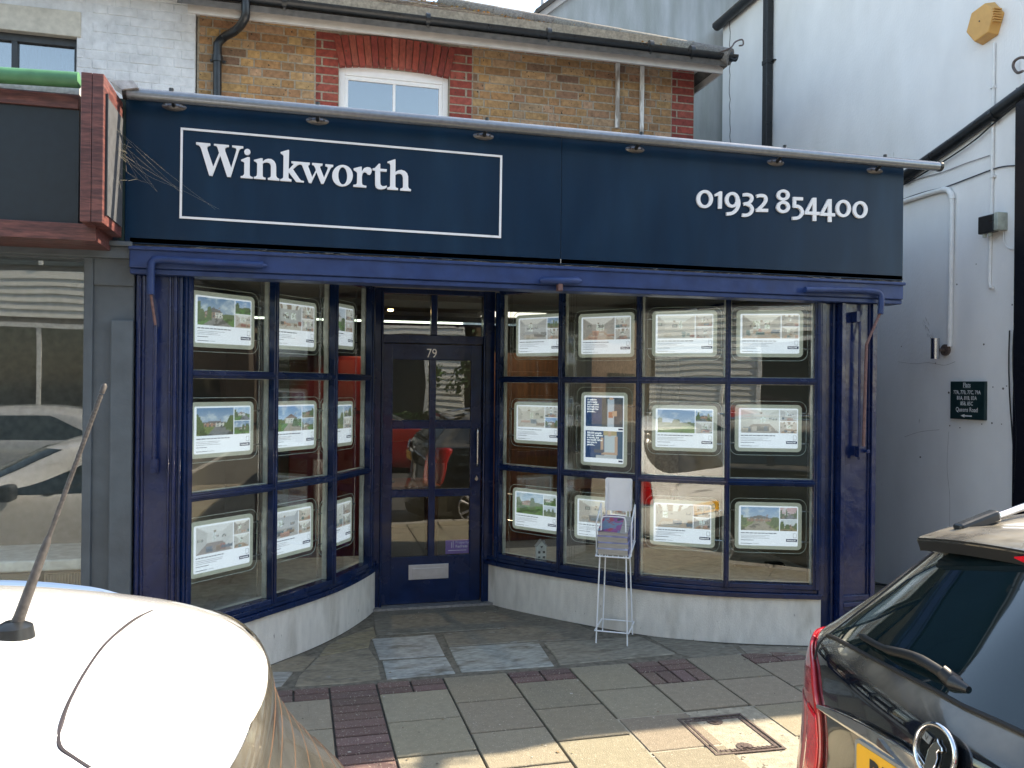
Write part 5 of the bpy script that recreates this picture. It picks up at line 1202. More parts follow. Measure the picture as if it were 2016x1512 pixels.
# ================================================================== CARS
class Car:
    """body as stacked plan outlines: rows of (z, xr, xf, w, Dr, nr, Df, nf); x runs forward from the tail"""
    def __init__(s, rows, X0, yc, d, bow=0.0):
        s.K = rows; s.X0 = X0; s.yc = yc; s.d = d; s.bow = bow
    def par(s, k):
        K = s.K; i = min(len(K) - 2, max(0, int(math.floor(k)))); t = min(1, max(0, k - i))
        a, b, c, e = K[max(0, i - 1)], K[i], K[i + 1], K[min(len(K) - 1, i + 2)]
        out = []
        for q in range(8):
            m0 = (c[q] - a[q]) / 2; m1 = (e[q] - b[q]) / 2; dd = c[q] - b[q]
            if m0 * dd < 0: m0 = 0
            if m1 * dd < 0: m1 = 0
            lim = 3 * abs(dd); m0 = max(-lim, min(lim, m0)); m1 = max(-lim, min(lim, m1))
            out.append((2 * t ** 3 - 3 * t * t + 1) * b[q] + (t ** 3 - 2 * t * t + t) * m0 + (-2 * t ** 3 + 3 * t * t) * c[q] + (t ** 3 - t * t) * m1)
        return out
    def kz(s, z):
        lo, hi = 0.0, len(s.K) - 1.0
        for _ in range(26):
            m = (lo + hi) / 2
            if s.par(m)[0] < z: lo = m
            else: hi = m
        return (lo + hi) / 2
    def W(s, x, y, z): return Vector((s.X0 + s.d * x, s.yc + y, z))
    def pos(s, u, k):
        """u: 0 tail centre .. 1 tail corner end .. 2 front corner start .. 3 nose centre; negative = other side"""
        z, xr, xf, w, Dr, nr, Df, nf = s.par(k); sg = 1 if u >= 0 else -1; u = min(3.0, abs(u))
        if u <= 1:
            th = u * math.pi / 2; y = w * math.sin(th) ** (2 / nr); x = xr + Dr * (1 - max(0, math.cos(th)) ** (2 / nr)) + s.bow * (y / w) ** 1.3
        elif u <= 2: y = w; x = (xr + Dr + s.bow) + (xf - Df - xr - Dr - s.bow) * (u - 1)
        else:
            th = (3 - u) * math.pi / 2; y = w * max(0, math.sin(th)) ** (2 / nf); x = xf - Df * (1 - max(0, math.cos(th)) ** (2 / nf))
        return s.W(x, sg * y, z)
    def nrm(s, u, k):
        e = .01; a = s.pos(u + e, k) - s.pos(u - e, k); k1 = min(len(s.K) - 1, k + .02); k0 = max(0, k - .02); b = s.pos(u, k1) - s.pos(u, k0)
        n = a.cross(b)
        if n.length < 1e-9: return Vector((0, 0, 1))
        n.normalize(); c = s.W(2, 0, .5)
        if n.dot(s.pos(u, k) - c) < 0: n = -n
        return n
    def body(s, nk=6):
        us = [-3 + 6 * i / 96 for i in range(96)]; mb = MB(); kk = [i / nk for i in range((len(s.K) - 1) * nk + 1)]
        for k in kk: mb.v += [s.pos(u, k) for u in us]
        n = len(us)
        for j in range(len(kk) - 1):
            for i in range(n): mb.f.append((j * n + i, j * n + (i + 1) % n, (j + 1) * n + (i + 1) % n, (j + 1) * n + i)); mb.c.append(None)
        mb.f.append(tuple(range(n - 1, -1, -1))); mb.f.append(tuple((len(kk) - 1) * n + i for i in range(n))); mb.c += [None, None]
        return mb
    def patch(s, rows, off=.004, nu=14, sub=4, byz=True):
        """surface patch: rows of (z, u0, u1), smoothly interpolated"""
        rs = catmull([Vector(r) for r in rows], sub) if len(rows) > 2 else [Vector(rows[0]).lerp(Vector(rows[-1]), q / sub) for q in range(sub + 1)]
        mb = MB(); V = []
        for r in rs:
            k = s.kz(r[0]) if byz else r[0]
            for i in range(nu + 1):
                u = r[1] + (r[2] - r[1]) * i / nu; V.append(s.pos(u, k) + s.nrm(u, k) * off)
        mb.add(V, [(j * (nu + 1) + i, j * (nu + 1) + i + 1, (j + 1) * (nu + 1) + i + 1, (j + 1) * (nu + 1) + i) for j in range(len(rs) - 1) for i in range(nu)])
        return mb
    def patch2(s, cols, off=.004, nv=12, sub=3):
        """surface patch from columns (u, z_low, z_high)"""
        cs = catmull([Vector(c) for c in cols], sub); mb = MB(); V = []
        for c in cs:
            for j in range(nv + 1):
                k = s.kz(c[1] + (c[2] - c[1]) * j / nv); V.append(s.pos(c[0], k) + s.nrm(c[0], k) * off)
        mb.add(V, [(j * (nv + 1) + i, j * (nv + 1) + i + 1, (j + 1) * (nv + 1) + i + 1, (j + 1) * (nv + 1) + i) for j in range(len(cs) - 1) for i in range(nv)])
        return mb
    def line(s, pts, r=.004, off=.001, n=6, sub=5):
        P = catmull([Vector((a, b, 0)) for a, b in pts], sub); mb = MB()
        mb.tube([s.pos(p.x, s.kz(p.y)) + s.nrm(p.x, s.kz(p.y)) * off for p in P], r, n); return mb
    def uy(s, y, z):
        """u for a given offset y on the tail at height z"""
        p = s.par(s.kz(z)); sg = 1 if y >= 0 else -1; v = min(1, abs(y) / p[3]); return sg * math.asin(v ** (p[5] / 2)) / (math.pi / 2)
tyre = mat('tyre', (.018, .018, .018), .8, amp=.2)
alloy = mat('alloy', (.45, .45, .47), .3, .8, amp=.05)
def wheels(car, root, xs_, r, w, wheel='wheel'):
    for x in xs_:
        for sg in (-1, 1):
            c = car.W(x, sg * (w - .10), ROADZ + r); nn = Vector((0, sg, 0))
            g = MB(); g.tube([c + nn * -.09, c + nn * -.08, c + nn * .08, c + nn * .105, c + nn * .108], [r * .93, r, r, r * .95, r * .72], 40); wt = g.build(wheel, tyre, root, smooth=True)
            g = MB(); g.disc(c + nn * .075, nn, r * .70, .012, 36); g.tube([c + nn * .10, c + nn * .112], [r * .74, r * .70], 36)
            g = MB(); g.disc(c + nn * .11, nn, .05, .012, 20)
            for q in range(5):
                for dq in (-.11, .11):
                    a = q * 2 * math.pi / 5 + dq * 1.2; e = Vector((math.cos(a), 0, math.sin(a))); a2 = q * 2 * math.pi / 5 + dq * 2; e2 = Vector((math.cos(a2), 0, math.sin(a2)))
                    g.tube([c + nn * .112 + e * .03, c + nn * .118 + e2 * r * .70], [.016, .020], 6)
            P = [c + nn * .113 + Vector((math.cos(2 * math.pi * q / 40), 0, math.sin(2 * math.pi * q / 40))) * r * .71 for q in range(41)]; g.tube(P, .012, 6); g.build('rim', alloy, wt, smooth=True)
def arches(car, root, xs_, r, m):
    for x in xs_:
        for sg in (-1, 1):
            c = car.W(x, 0, ROADZ + r); c.y = car.yc + sg * (car.par(car.kz(.25))[3] + .003)
            g = MB(); P = [c + Vector((math.cos(math.pi * q / 24 * 1.1 - .05 * math.pi), 0, math.sin(math.pi * q / 24 * 1.1 - .05 * math.pi))) * (r + .06) for q in range(25)]
            g.prism([c] + P, (0, sg * .006, 0)); g.build('wheel_arch', m, root)

# ---- dark hatchback, right
bp = mat('black_car_paint', (.006, .008, .011), .07, coat=1.0, spec=.6, dust=((.36, .32, .25), 1.0), amp=0, rvar=0)
bp_low = bp
GZ = (-.0)
VA = Car([(-.03, .10, 4.25, .80, .16, 4, .5, 3), (.02, .04, 4.32, .83, .18, 4, .5, 3), (.20, .00, 4.36, .86, .18, 4, .55, 2.8), (.34, .015, 4.36, .875, .18, 4, .6, 2.8), (.42, .055, 4.34, .88, .18, 4, .62, 2.8),
          (.52, .075, 4.30, .885, .18, 4, .65, 2.7), (.66, .088, 4.2, .885, .18, 4, .7, 2.6), (.80, .080, 3.9, .875, .18, 3.8, .7, 2.5), (.90, .080, 3.35, .85, .19, 3.5, .6, 2.6), (.965, .115, 3.12, .80, .20, 3.2, .5, 2.8),
          (1.06, .215, 2.86, .745, .20, 3.0, .45, 3), (1.16, .325, 2.60, .695, .18, 2.8, .42, 3), (1.25, .43, 2.36, .65, .16, 2.7, .42, 3), (1.30, .51, 2.18, .60, .18, 2.8, .45, 3), (1.335, .72, 1.98, .50, .25, 2.6, .5, 2.8), (1.352, 1.00, 1.75, .22, .2, 2.2, .3, 2.2)], 1.275, 1.50, 1, .19)
vx = thing('parked_car', VA.W(2.1, 0, ROADZ), 'dusty black hatchback with rear wiper, seen from behind at the right', 'car')
VA.body().build('body', bp, vx, smooth=True, auto=180)
uy = VA.uy
blk = mat('black_backing', (.004, .006, .007), .08, coat=.6, amp=0)
rows = [(.955, uy(-.50, .955), uy(.50, .955)), (.975, uy(-.60, .975), uy(.60, .975)), (1.02, uy(-.625, 1.02), uy(.625, 1.02)), (1.10, uy(-.60, 1.10), uy(.60, 1.10)), (1.20, uy(-.565, 1.2), uy(.565, 1.2)), (1.262, uy(-.54, 1.262), uy(.54, 1.262))]
zlow = lambda y: 1.0 - .055 * (abs(y) / .62) ** 1.5
wys = [-.64, -.60, -.48, -.32, -.16, 0, .16, .32, .48, .60, .64]
def wtop(y): return 1.262 if abs(y) < .56 else 1.262 - (abs(y) - .56) * 3.2
rwd = VA.patch2([(uy(y, (zlow(y) + wtop(y)) / 2), zlow(y), wtop(y)) for y in wys], .005, 16, 4).build('rear_window', mat('dark_glass', (.006, .014, .015), .03, spec=.75, coat=.5, amp=0), vx, smooth=True, auto=180)
VA.line([(uy(y, (zlow(y) + wtop(y)) / 2), zlow(y) - .004) for y in wys], .006, .004).build('window_seal', rubber, rwd, smooth=True)
# side windows
for sg in (-1, 1):
    VA.patch([(.95, sg * 1.10, sg * 1.93), (1.06, sg * 1.12, sg * 1.90), (1.20, sg * 1.16, sg * 1.86), (1.262, sg * 1.2, sg * 1.82)], .004, 20).build('side_window', MATS['dark_glass'], vx, smooth=True, auto=180)
    for a in (1.40, 1.70): VA.patch([(.94, sg * a, sg * (a + .035)), (1.265, sg * a, sg * (a + .035))], .006, 2).build('window_pillar', blackm, vx)
    # shut lines
    VA.line([(sg * 1.42, .08), (sg * 1.42, .5), (sg * 1.42, .93)], .003, .0).build('door_seam', rubber, vx)
    VA.line([(sg * 1.72, .08), (sg * 1.72, .5), (sg * 1.72, .93)], .003, .0).build('door_seam', rubber, vx)
    g = MB(); p = VA.pos(sg * 1.50, VA.kz(.86)); g.obox(p + Vector((0, sg * .015, 0)), (1, 0, 0), (0, 1, 0), (0, 0, 1), .18, .022, .022); g.build('door_handle', bp, vx, bevel=.006)
    g = MB(); p = VA.pos(sg * 1.86, VA.kz(.97)); g.obox(p + Vector((0, sg * .12, .02)), (1, 0, 0), (0, 1, 0), (0, 0, 1), .10, .20, .13); g.build('mirror', bp, vx, bevel=.03, seg=3)
VA.patch([(.95, -2.25, -2.999), (1.05, -2.24, -2.999), (1.2, -2.22, -2.999), (1.28, -2.2, -2.999)], .004, 16).build('windscreen', MATS['dark_glass'], vx, smooth=True, auto=180)
VA.patch([(.95, 2.25, 2.999), (1.05, 2.24, 2.999), (1.2, 2.22, 2.999), (1.28, 2.2, 2.999)], .004, 16).build('windscreen', MATS['dark_glass'], vx, smooth=True, auto=180)
# tail lamps wrapping the corners
red = mat('red_lens', (.42, .006, .010), .08, coat=1, amp=.1, nscale=14); redd = mat('bright_red_lens', (.75, .008, .02), .12, coat=1, amp=.06, nscale=30)
clr = mat('ribbed_clear_lens', (.38, .10, .10), .2, coat=.8, stretch=(1, 1, 1), amp=.2, nscale=40)
for sg in (-1, 1):
    iu = lambda yv, z: uy(sg * yv, z)
    lr = [(.43, iu(.62, .43), sg * .93), (.50, iu(.59, .50), sg * .97), (.62, iu(.585, .62), sg * .99), (.74, iu(.60, .74), 1.0 * sg), (.80, iu(.635, .80), sg * 1.01), (.855, iu(.68, .855), sg * 1.02), (.89, iu(.765, .89), sg * 1.02), (.905, iu(.775, .905), sg * 1.0)]
    tl = VA.patch(lr, .012, 14, 5).build('tail_lamp', red, vx, smooth=True, auto=180, solid=.012)
    VA.patch([(.455, iu(.625, .455), iu(.72, .455)), (.52, iu(.60, .52), iu(.715, .52)), (.64, iu(.595, .64), iu(.71, .64)), (.73, iu(.61, .73), iu(.71, .73))], .016, 8).build('brake_lens', redd, tl, smooth=True, auto=180, solid=.003)
    VA.patch([(.455, iu(.727, .455), sg * .90), (.52, iu(.722, .52), sg * .94), (.64, iu(.718, .64), sg * .96), (.72, iu(.718, .72), sg * .96)], .016, 8).build('reverse_lens', clr, tl, smooth=True, auto=180, solid=.003)
    # tailgate shut line
    VA.line([(uy(sg * .68, .30), .30), (uy(sg * .69, .5), .50), (uy(sg * .69, .72), .72), (uy(sg * .70, .85), .85), (uy(sg * .69, .93), .93), (uy(sg * .655, 1.0), 1.0), (uy(sg * .62, 1.12), 1.12), (uy(sg * .58, 1.24), 1.24)], .0035, .0).build('tailgate_seam', rubber, vx)
VA.line([(uy(y, .30), .30) for y in (-.68, -.3, 0, .3, .68)], .004, .0).build('tailgate_seam', rubber, vx)
# chrome strip over the plate
cs_ = VA.patch2([(uy(y, .80), .828 - .075 * (abs(y) / .6) ** 1.6 + .0, .872 - .075 * (abs(y) / .6) ** 1.6 - .034 * (abs(y) / .6) ** 3) for y in [-.60 + .1 * q for q in range(13)]], .014, 6)
cs_.build('chrome_strip', mat('chrome', (.75, .75, .76), .06, 1.0, amp=0), vx, smooth=True, auto=180, solid=.012)
# badge
kb = VA.kz(.903); bc = VA.pos(0, kb); bn = VA.nrm(0, kb); bt = Vector((0, 1, 0)); bu = bn.cross(bt).normalized(); bu = bu if bu.z > 0 else -bu
bs = -bt  # reader's right when looking along +x
bc = bc + bn * .012 + Vector((0, 0, .0))
g = MB(); rb_ = .056
P = [bc + (bs * math.cos(2 * math.pi * k / 48) + bu * math.sin(2 * math.pi * k / 48)) * rb_ for k in range(49)]; g.tube(P, .0058, 10)
badge = g.build('badge', MATS['chrome'], vx, smooth=True)
g = MB(); g.disc(bc - bn * .010, bn, rb_, .008, 40); g.build('badge_back', blk, badge)
gv = [(-.34, -.86), (-.30, -.35), (-.26, .0), (-.12, .28), (.06, .44), (.10, .62), (.20, .46), (.42, .34), (.50, .18), (.40, .12), (.30, .16), (.22, .02), (.30, -.2), (.26, -.5), (.12, -.95), (-.1, -.98)]
g = MB(); g.prism([bc + bs * a * rb_ * .9 + bu * b * rb_ * .9 for a, b in gv], bn * .005)
g.prism([bc + bs * a * rb_ + bu * b * rb_ for a, b in ((-.80, -.35), (-.30, -.62), (-.30, -.80), (-.62, -.66))], bn * .004)
g.build('emblem', MATS['chrome'], badge, bevel=.0015)
g = MB(); g.prism([bc + bs * a * rb_ + bu * b * rb_ for a, b in ((-.66, .25), (-.28, .15), (-.18, .45), (-.55, .55))], bn * .004); g.build('flag', mat('grey_flag', (.25, .26, .28), .3, .7), badge)
g = MB(); text_mb(g, 'V', .020, bc + bn * .0045 + bs * (-.43 * rb_) + bu * (.24 * rb_), bs, bu, .0004); g.build('flag_letter', MATS['chrome'], badge)
# plate
kp = VA.kz(.758); pc = VA.pos(0, kp); pn = Vector((-1, 0, .0)); pu = Vector((0, 0, 1))
pc.x = VA.W(.072, 0, 0).x
g = MB(); g.prism([pc + bs * p[0] + pu * p[1] + Vector((.0, 0, 0)) for p in roundrect(.54, .13, .014)], (.012, 0, 0)); pltf = g.build('number_plate', mat('plate_surround', (.30, .31, .30), .3, .4), vx)
g = MB(); g.prism([pc + Vector((-.0015, 0, 0)) + bs * p[0] + pu * p[1] for p in roundrect(.522, .113, .010)], (.003, 0, 0)); g.build('plate_face', mat('yellow_plate', (.80, .42, .02), .35, amp=.04), pltf)
g = MB(); text_mb(g, 'BL', .105, pc + Vector((-.002, 0, 0)) + bs * -.215 + pu * -.037, bs, pu, .0006, 'LEFT', squash=.75, bold=.003); g.build('plate_lettering', blackm, pltf)
# wiper
g = MB(); k0 = VA.kz(1.022); pv = VA.pos(uy(.09, 1.016), k0) + VA.nrm(0, k0) * .02
g.tube([VA.pos(uy(.06, 1.02), k0), pv + VA.nrm(0, k0) * .012], [.020, .016], 16)
wtip = VA.pos(uy(.47, .992), VA.kz(.992)) + VA.nrm(.4, VA.kz(.998)) * .02; wm = VA.pos(uy(.18, 1.018), VA.kz(1.018)) + VA.nrm(0.1, VA.kz(1.022)) * .034
g.tube(catmull([pv, wm, pv.lerp(wtip, .62) + Vector((-.012, 0, .0)), wtip], 5), [.013] * 5 + [.012] * 5 + [.009] * 5 + [.004], 10)
g.build('wiper', mat('satin_black', (.006, .007, .008), .5, amp=.1), vx, smooth=True)
g = MB(); g.tube([pv + Vector((0, -.03, -.01)), pv + Vector((0, -.075, -.01))], [.018, .008], 12); g.build('washer_cap', blackm, vx, smooth=True)
# spoiler
def spt(y, dx, z): return VA.W(.455 + .055 * (abs(y) / .56) ** 2.6 + dx, y, z + .022 - .05 * (abs(y) / .56) ** 2)
g = MB(); n = 24; V = []
for i in range(n + 1):
    y = -.575 + 1.15 * i / n
    e = 1 if 0 < i < n else .9
    V += [spt(y * e, .34, 1.318), spt(y, .12, 1.312), spt(y, .012, 1.287), spt(y, 0, 1.277), spt(y, .012, 1.247), spt(y * e, .05, 1.235), spt(y * e, .20, 1.25), spt(y * e, .34, 1.27)]
m8 = 8; fs = [(i * m8 + q, i * m8 + (q + 1) % m8, (i + 1) * m8 + (q + 1) % m8, (i + 1) * m8 + q) for i in range(n) for q in range(m8)] + [tuple(range(m8)), tuple(n * m8 + q for q in range(m8 - 1, -1, -1))]
g.add(V, fs); spo = g.build('spoiler', bp, vx, smooth=True, auto=50)
g = MB(); g.add([p for i in range(n + 1) for p in (spt((-.57 + 1.14 * i / n), -.001, 1.283), spt((-.57 + 1.14 * i / n), .009, 1.244))], [(2 * i, 2 * i + 1, 2 * i + 3, 2 * i + 2) for i in range(n)]); g.build('spoiler_dark_reflection', mat('satin_black', (.006, .007, .008), .5, amp=.1), spo, smooth=True)  # matte dark strip: the edge's dark reflection put into its colour
g = MB(); V = []
for i in range(9):
    y = -.17 + .34 * i / 8; hh = .014 * (1 - (abs(y) / .172) ** 4) + .001
    V += [spt(y, -.004, 1.262 + hh), spt(y, .03, 1.262 + hh), spt(y, .03, 1.262 - hh), spt(y, -.004, 1.262 - hh)]
g.add(V, [(i * 4 + q, i * 4 + (q + 1) % 4, (i + 1) * 4 + (q + 1) % 4, (i + 1) * 4 + q) for i in range(8) for q in range(4)] + [(0, 1, 2, 3), (35, 34, 33, 32)]); g.build('high_brake_lamp', redd, spo)
for sg in (-1, 1):
    g = MB(); P = [VA.W(x, sg * yv, z) for x, yv, z in ((.62, .50, 1.300), (.74, .505, 1.322), (.90, .515, 1.356), (1.15, .53, 1.378), (1.7, .53, 1.372), (1.95, .52, 1.345), (2.05, .51, 1.31))]
    g.tube(catmull(P, 5), .011, 10); g.build('roof_rail', MATS['chrome'], vx, smooth=True)
    g = MB(); g.obox(VA.W(.66, sg * .50, 1.305), (1, 0, .3), (0, 1, 0), (-.3, 0, 1), .14, .04, .035); g.build('rail_foot', blackm, vx, bevel=.01)
VA.patch([(-.0, uy(-.75, 0), uy(.75, 0)), (.10, uy(-.77, .1), uy(.77, .1))], .006, 20).build('lower_bumper', blackm, vx, smooth=True, auto=180)
wheels(VA, vx, (.82, 3.42), .31, .88); arches(VA, vx, (.82, 3.42), .31, rubber)

# ---- white small hatchback, left (tail to the right)
wpnt = mat('white_car_paint', (.84, .84, .83), .12, coat=.8, amp=.015, nscale=3)
MI = Car([(-.03, .12, 3.9, .74, .30, 3, .5, 3), (.02, .05, 4.0, .80, .38, 3, .5, 3), (.18, .0, 4.05, .835, .42, 2.8, .55, 2.8), (.36, .0, 4.05, .845, .42, 2.8, .6, 2.6), (.50, .05, 4.0, .845, .42, 2.8, .6, 2.6),
          (.66, .085, 3.85, .84, .40, 2.8, .6, 2.6), (.78, .17, 3.5, .82, .38, 2.8, .55, 2.6), (.86, .235, 3.05, .77, .37, 2.8, .5, 2.8), (.96, .30, 2.80, .715, .36, 2.7, .5, 2.8), (1.06, .345, 2.62, .68, .34, 2.6, .5, 2.8),
          (1.14, .36, 2.46, .655, .34, 2.5, .5, 2.8), (1.185, .40, 2.33, .63, .40, 2.3, .5, 2.6), (1.225, .48, 2.2, .57, .45, 2.2, .5, 2.4), (1.265, .62, 2.05, .50, .5, 2.1, .5, 2.3), (1.302, .88, 1.85, .34, .4, 2, .4, 2.1), (1.322, 1.25, 1.6, .10, .14, 2, .14, 2)], .30, 1.47, -1)
mi = thing('parked_car', MI.W(2.0, 0, ROADZ), 'sunlit white small hatchback with roof aerial in the left foreground', 'car')
MI.body().build('body', wpnt, mi, smooth=True, auto=180)
uy = MI.uy
dg = mat('dusty_tinted_glass', (.035, .035, .03), .12, coat=.5, col2=(.11, .10, .08), fac=(.1, .8), nscale=7, amp=.15, spots=((.20, .18, .14), 120, .68))
rows = [(.70, uy(-.56, .70), uy(.56, .70)), (.75, uy(-.66, .75), uy(.66, .75)), (.86, uy(-.67, .86), uy(.67, .86)), (.98, uy(-.63, .98), uy(.63, .98)), (1.10, uy(-.585, 1.10), uy(.585, 1.10)), (1.165, uy(-.56, 1.165), uy(.56, 1.165))]
mrw = MI.patch(rows, .004, 30, 5).build('rear_window', dg, mi, smooth=True, auto=180)
hot = mat('orange_heater_line', (.13, .065, .03), .6)
for k in range(7):
    z = .77 + k * .055; yv = .60 - .05 * (k / 6); g = MI.line([(uy(y, z), z) for y in (-yv, -yv * .6, -yv * .2, yv * .2, yv * .6, yv)], .0006, .0042); g.build('heater_line', hot, mrw)
# overhanging roof spoiler
sp = MB(); n = 40; V = []
def spm(th, r, z): return MI.W(.90 - (.54 * math.cos(th)) * r, .64 * math.sin(th) * r, z)
for i in range(n + 1):
    th = -math.pi * .46 + math.pi * .92 * i / n
    V += [spm(th, .60, 1.222), spm(th, .85, 1.214), spm(th, .96, 1.203), spm(th, 1.0, 1.190), spm(th, 1.0, 1.176), spm(th, .93, 1.160), spm(th, .60, 1.15)]
m7 = 7; sp.add(V, [(i * m7 + q, i * m7 + (q + 1) % m7, (i + 1) * m7 + (q + 1) % m7, (i + 1) * m7 + q) for i in range(n) for q in range(m7)] + [tuple(range(m7)), tuple(n * m7 + q for q in range(m7 - 1, -1, -1))])
spo2 = sp.build('spoiler', wpnt, mi, smooth=True, auto=60)
# shut line of the tailgate on the roof: follows the real seam on the roof surface
def on_roof(px, py):
    lo, hi = 1.10, 1.276; o = at(px, py, 'z', 1.2)
    for _ in range(12):
        zz = None; yl = o.y - MI.yc; xl = (MI.X0 - o.x)
        zs = 1.15
        for k in range(int((len(MI.K) - 1) * 20), 0, -1):
            p = MI.par(k / 20)
            if abs(yl) < p[3]:
                xr = p[1] + p[4] * (1 - (1 - (abs(yl) / p[3]) ** p[5]) ** (1 / p[5]))
                if xl >= xr: zs = p[0]; break
        # spoiler lies slightly above
        rr = math.hypot((.90 - xl) / .54, yl / .64)
        if xl < .90 and .6 < rr <= 1.02:
            zs = max(zs, 1.222 - .008 * max(0, (rr - .6) / .25) if rr < .85 else 1.214 - .011 * (rr - .85) / .11)
        o2 = at(px, py, 'z', zs); o = o.lerp(o2, .6)
    return o
try:
    P = [on_roof(*p) for p in ((300, 1203), (270, 1217), (243, 1236), (216, 1260), (194, 1285), (162, 1333), (134, 1386), (120, 1425), (115, 1450), (119, 1472), (145, 1492), (176, 1512))]
    g = MB(); g.tube(catmull([p + Vector((0, 0, -.001)) for p in P], 4), .0036, 6); g.build('tailgate_seam', mat('seam_dark_rubber', (.03, .025, .03), .8), spo2)  # dark joint colour along the tailgate gap
except Exception as ex: print('seam', ex)
# aerial
ab = MI.W(.755, .0, 1.290); tp = at(207, 755, 'y', MI.yc + .05)
dr = (tp - ab).normalized()
g = MB(); g.tube([ab - Vector((0, 0, .02)), ab + Vector((0, 0, .012)), ab + Vector((0, 0, .020))], [.034, .028, .014], 20); ae = g.build('aerial_base', blackm, mi, smooth=True)
g = MB(); L = (tp - ab).length
g.tube([ab, ab + dr * .03, ab + dr * .15, ab + dr * .16], [.012, .009, .0065, .0042], 12); 
sp_ = []; 
for k in range(120):
    t = .16 + (L - .18) * k / 119; sp_.append(ab + dr * t)
g.tube(sp_, [.0040 + .0004 * math.sin(k * 1.9) for k in range(120)], 8); g.tube([tp - dr * .018, tp - dr * .004, tp], [.0045, .005, .002], 10); g.build('aerial_mast', mat('worn_rubber', (.055, .05, .048), .6, amp=.4, nscale=40), ae, smooth=True)
for sg in (-1, 1):
    g = MB(); P = [MI.W(x, sg * yv, z) for x, yv, z in ((.72, .575, 1.20), (.80, .575, 1.222), (1.0, .585, 1.242), (1.5, .60, 1.255), (2.0, .60, 1.245))]
    g.tube(catmull(P, 5), .010, 8); g.build('roof_rail', MATS['chrome'], mi, smooth=True)
    MI.patch([(.80, sg * 1.04, sg * 1.95), (.95, sg * 1.06, sg * 1.93), (1.10, sg * 1.1, sg * 1.9), (1.15, sg * 1.12, sg * 1.88)], .004, 20).build('side_window', MATS['dark_glass'], mi, smooth=True, auto=180)
    for a in (1.42, 1.72): MI.patch([(.79, sg * a, sg * (a + .03)), (1.155, sg * a, sg * (a + .03))], .006, 2).build('window_pillar', blackm, mi)
    MI.line([(sg * 1.43, .05), (sg * 1.43, .4), (sg * 1.43, .78)], .003, 0).build('door_seam', rubber, mi)
    g = MB(); p = MI.pos(sg * 1.85, MI.kz(.80)); g.obox(p + Vector((0, sg * .12, .03)), (1, 0, 0), (0, 1, 0), (0, 0, 1), .10, .18, .13); g.build('mirror', blackm, mi, bevel=.03, seg=3)
    lt = MI.patch([(.36, sg * .70, sg * .94), (.46, sg * .68, sg * .99), (.58, sg * .68, sg * .99), (.68, sg * .72, sg * .96)], .012, 12, 5).build('tail_lamp', red, mi, smooth=True, auto=180, solid=.01)
    MI.line([(sg * .69, .36), (sg * .665, .5), (sg * .68, .62), (sg * .72, .69), (sg * .9, .70), (sg * 1.0, .6), (sg * 1.0, .45), (sg * .94, .355), (sg * .69, .355)], .005, .012).build('lamp_ring', MATS['chrome'], lt, smooth=True)
    MI.patch([(.82, sg * 2.3, sg * 2.999), (.95, sg * 2.28, sg * 2.999), (1.14, sg * 2.25, sg * 2.999)], .004, 16).build('windscreen', MATS['dark_glass'], mi, smooth=True, auto=180)
MI.patch([(-.02, uy(-.7, 0), uy(.7, 0)), (.06, uy(-.72, .06), uy(.72, .06)), (.14, uy(-.72, .14), uy(.72, .14))], .006, 20).build('lower_bumper', blackm, mi, smooth=True, auto=180)
bs2 = Vector((0, 1, 0)); kp = MI.kz(.27); pc = MI.pos(0, kp) + Vector((.012, 0, 0))
g = MB(); g.prism([pc + bs2 * p[0] + pu * p[1] for p in roundrect(.52, .115, .01)], (-.01, 0, 0)); pl2 = g.build('number_plate', MATS['yellow_plate'], mi)
g = MB(); text_mb(g, 'OO63 RRU', .085, pc + Vector((.0006, 0, 0)) + pu * -.03, bs2, pu, .0006, squash=.92, bold=.002); g.build('plate_lettering', blackm, pl2)
g = MB(); kp = MI.kz(.46); text_mb(g, 'COUNTRYMAN', .035, MI.pos(0, kp) + Vector((.012, 0, 0)), bs2, pu, .0006, squash=1.7); kp = MI.kz(.56); text_mb(g, 'ONE', .05, MI.pos(0, kp) + Vector((.014, .42, .0)) + Vector((-.03, 0, 0)), bs2, pu, .0006, squash=1.2); g.build('boot_lettering', MATS['chrome'], mi)
g = MB(); q = MI.pos(0, MI.kz(.60)) + Vector((.008, 0, 0)); g.disc(q, (1, 0, .2), .04, .008, 24); g.build('boot_badge', MATS['chrome'], mi)
wheels(MI, mi, (.78, 3.25), .31, .845); arches(MI, mi, (.78, 3.25), .31, blackm)

